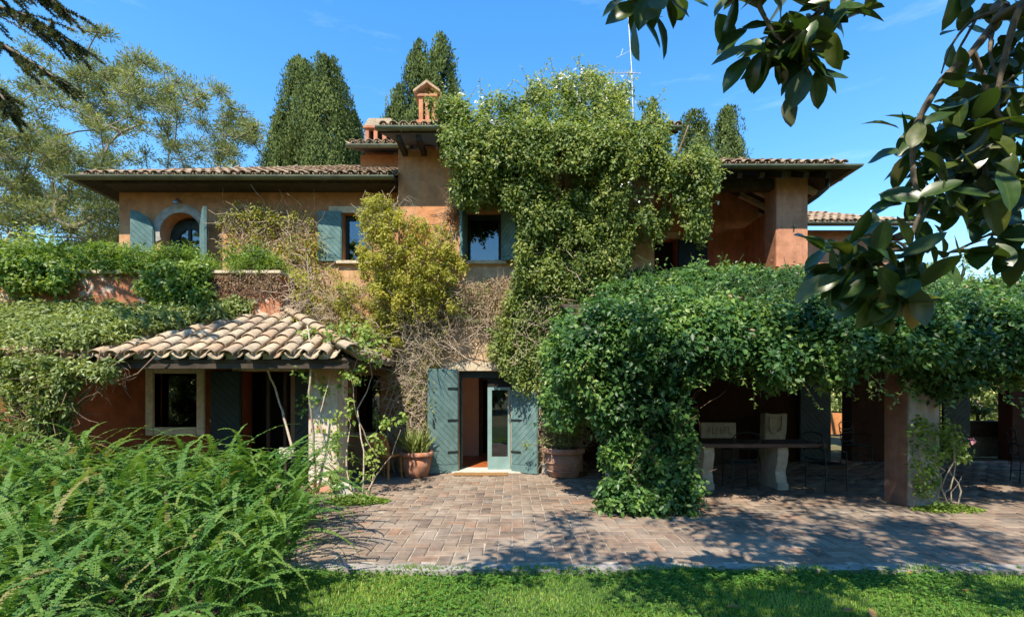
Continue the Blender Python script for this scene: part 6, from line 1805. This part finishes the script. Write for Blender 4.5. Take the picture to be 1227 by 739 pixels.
for _ in range(20000):
    x = fr_.uniform(-8.2, -1.8); y = fr_.uniform(2.2, 7.0)
    edge = np.interp(y, [2.2, 3.6, 4.6, 5.6, 6.4, 7.0], [-1.8, -1.9, -2.1, -2.35, -2.8, -3.5])
    if x > edge or x < -1.12 * y - 0.9: continue
    spots.append((x, y, edge))
    if len(spots) >= 1400: break
spots.sort(key=lambda s: math.hypot(s[0], s[1]))
RV, RF, RN, rb = [], [], [], 0
for i, (x, y, edge) in enumerate(spots):
    k = int(fr_.integers(0, len(FR)))
    # fronds at the rim lean out of the bed, the others every way but mostly to the front
    az = fr_.uniform(0, 2 * math.pi)
    dx, dy = math.cos(az) + (0.9 if x > edge - 0.5 else 0.1), math.sin(az) - 0.45
    rz = math.atan2(dy, dx) - math.pi / 2
    sc = fr_.uniform(0.72, 1.08) * float(np.interp(y, [3, 4, 5.5, 6.5], [0.95, 1.05, 1.3, 1.48]))
    m = Matrix.Translation((x, y, 0.0 + (0.06 if y > 5 else 0))) @ Matrix.Rotation(rz, 4, 'Z') @ Matrix.Rotation(fr_.normal(0.0, 0.16), 4, 'X') @ Matrix.Rotation(fr_.normal(0, 0.12), 4, 'Y') @ Matrix.Scale(sc, 4)
    if i % 4 == 0 and i // 4 < 298:
        mk('frond', FRM[k], None, fern, m)
    else:
        V, Fc, rn = FR[k]
        RV.append(V @ np.array(m.to_3x3()).T + np.array(m.translation)); RF.append(Fc + rb); rb += len(V); RN.append(np.clip(rn * 0.82 + fr_.normal(-0.02, 0.12), 0, 0.82) if fr_.uniform() > 0.045 else np.clip(rn * 0.3 + 0.75, 0, 1))
mk('undergrowth', npmesh('undergrowth', np.concatenate(RV), np.concatenate(RF), np.concatenate(RN)), M['fern'], fern)['kind'] = 'stuff'

# ------------------------------------------------------------------ lawn: blades, clover, fallen leaves
lr = np.random.default_rng(281)
n = 130000
gx = lr.uniform(-2.6, 7.0, n); gy = lr.uniform(2.6, LAWN_Y + 0.0, n)
patch = np.sin(gx * 1.9 + 0.6) * np.sin(gy * 2.7) + 0.6 * np.sin(gx * 4.3 + gy * 3.1)
hgt = lr.uniform(0.015, 0.036, n) * (1 + 0.2 * patch)
b0 = np.stack([gx, gy, np.full(n, -0.045)], 1)
a = lr.uniform(0, 2 * np.pi, n); lean = lr.uniform(0.15, 1.0, n)
tip = b0 + np.stack([np.cos(a) * lean * hgt, np.sin(a) * lean * hgt, hgt], 1)
s = np.stack([-np.sin(a), np.cos(a), np.zeros(n)], 1) * 0.0035
V = np.stack([b0 - s, b0 + s, tip], 1).reshape(-1, 3); Fc = np.arange(n * 3).reshape(-1, 3)
go = mk('lawn_grass', npmesh('lawn_grass', V, Fc, np.clip(0.48 + 0.16 * patch + 0.22 * (np.sin(gx * 2.7 + 1.3) * np.sin(gy * 5.1 + 0.4) > 0.55) + lr.normal(0, 0.2, n), 0, 1)), M['grass'])
tag(go, 'short green lawn grass in front of the brick patio', 'grass', kind='stuff')
n = 52000
gx = lr.uniform(-2.4, 7.0, n); gy = lr.uniform(2.8, LAWN_Y + 0.02, n)
patch = np.sin(gx * 1.3 + 2.0) * np.sin(gy * 2.1 + 1.0) + 0.7 * np.sin(gx * 3.1 - gy * 2.3) + 0.9 * np.clip((gy - 4.25) * 4, -1, 1)
k = patch + lr.normal(0, 0.9, n) > 0.35; gx, gy = gx[k], gy[k]; n = len(gx)
ctr = np.stack([gx, gy, -0.045 + lr.uniform(0.02, 0.055, n)], 1)
tri = np.repeat(ctr, 3, 0); ph = np.repeat(lr.uniform(0, 2 * np.pi, n), 3) + np.tile([0, 2.094, 4.189], n)
d = np.stack([np.cos(ph), np.sin(ph), np.full(3 * n, 0.12)], 1)
V, Fc = leaf_arrays(tri, np.tile([0, 0, 1.0], (3 * n, 1)) + lr.normal(0, 0.25, (3 * n, 3)), d, 0.019, 0.018, 0.1)
co = mk('clover', npmesh('clover', V, Fc, np.repeat(np.repeat(lr.uniform(0, 1, n), 3), 2)), M['clover'])
tag(co, 'low clover spreading through the lawn along the patio edge', 'clover', kind='stuff')
# grass tufts against the edging
n = 4200
gx = lr.uniform(-2.2, 7.0, n); gx = gx[np.sin(gx * 5.3) + 0.7 * np.sin(gx * 11.7) + lr.normal(0, 0.4, n) > 0.1]; n = len(gx)
b0 = np.stack([gx, LAWN_Y - 0.03 + lr.normal(0, 0.03, n), np.full(n, -0.04)], 1)
d = np.stack([lr.normal(0, 0.4, n), lr.normal(0.1, 0.4, n), np.ones(n)], 1)
V, Fc = leaf_arrays(b0, np.cross(d, lr.normal(0, 1, (n, 3))), d, lr.uniform(0.06, 0.12, n), 0.009, 0.1, 0.1)
tag(mk('edge_grass', npmesh('edge_grass', V, Fc, np.repeat(lr.uniform(0.1, 0.7, n), 2)), M['grass']), 'longer grass tufts growing against the cement edging', 'grass', kind='stuff')
FL = [(1151, 706, 'curled dark brown fallen leaf near the right edge of the lawn'), (1043, 729, 'grey brown fallen leaf at the bottom of the lawn'), (1010, 733, 'tan fallen leaf at the very bottom of the lawn'), (888, 727, 'orange brown fallen leaf below the middle of the lawn'), (1090, 682, 'small orange fallen leaf against the patio edging'), (968, 711, 'pale fallen leaf in the shaded grass')]
for px, py, lab in FL:
    Y = EYE * F / (py - HY) * 1.0
    X = (px - 613.5) * Y / F
    k = int(gr.integers(0, 6)) * 2 + 1
    o = mk('fallen_leaf', LEAF[k], None, None, Matrix.Translation((X, Y, 0.005)) @ Matrix.Rotation(gr.uniform(0, 6.28), 4, 'Z') @ Matrix.Rotation(gr.normal(0, 0.2), 4, 'X') @ Matrix.Scale(0.62, 4))
    tag(o, lab, 'leaf', 'fallen leaves on the lawn')
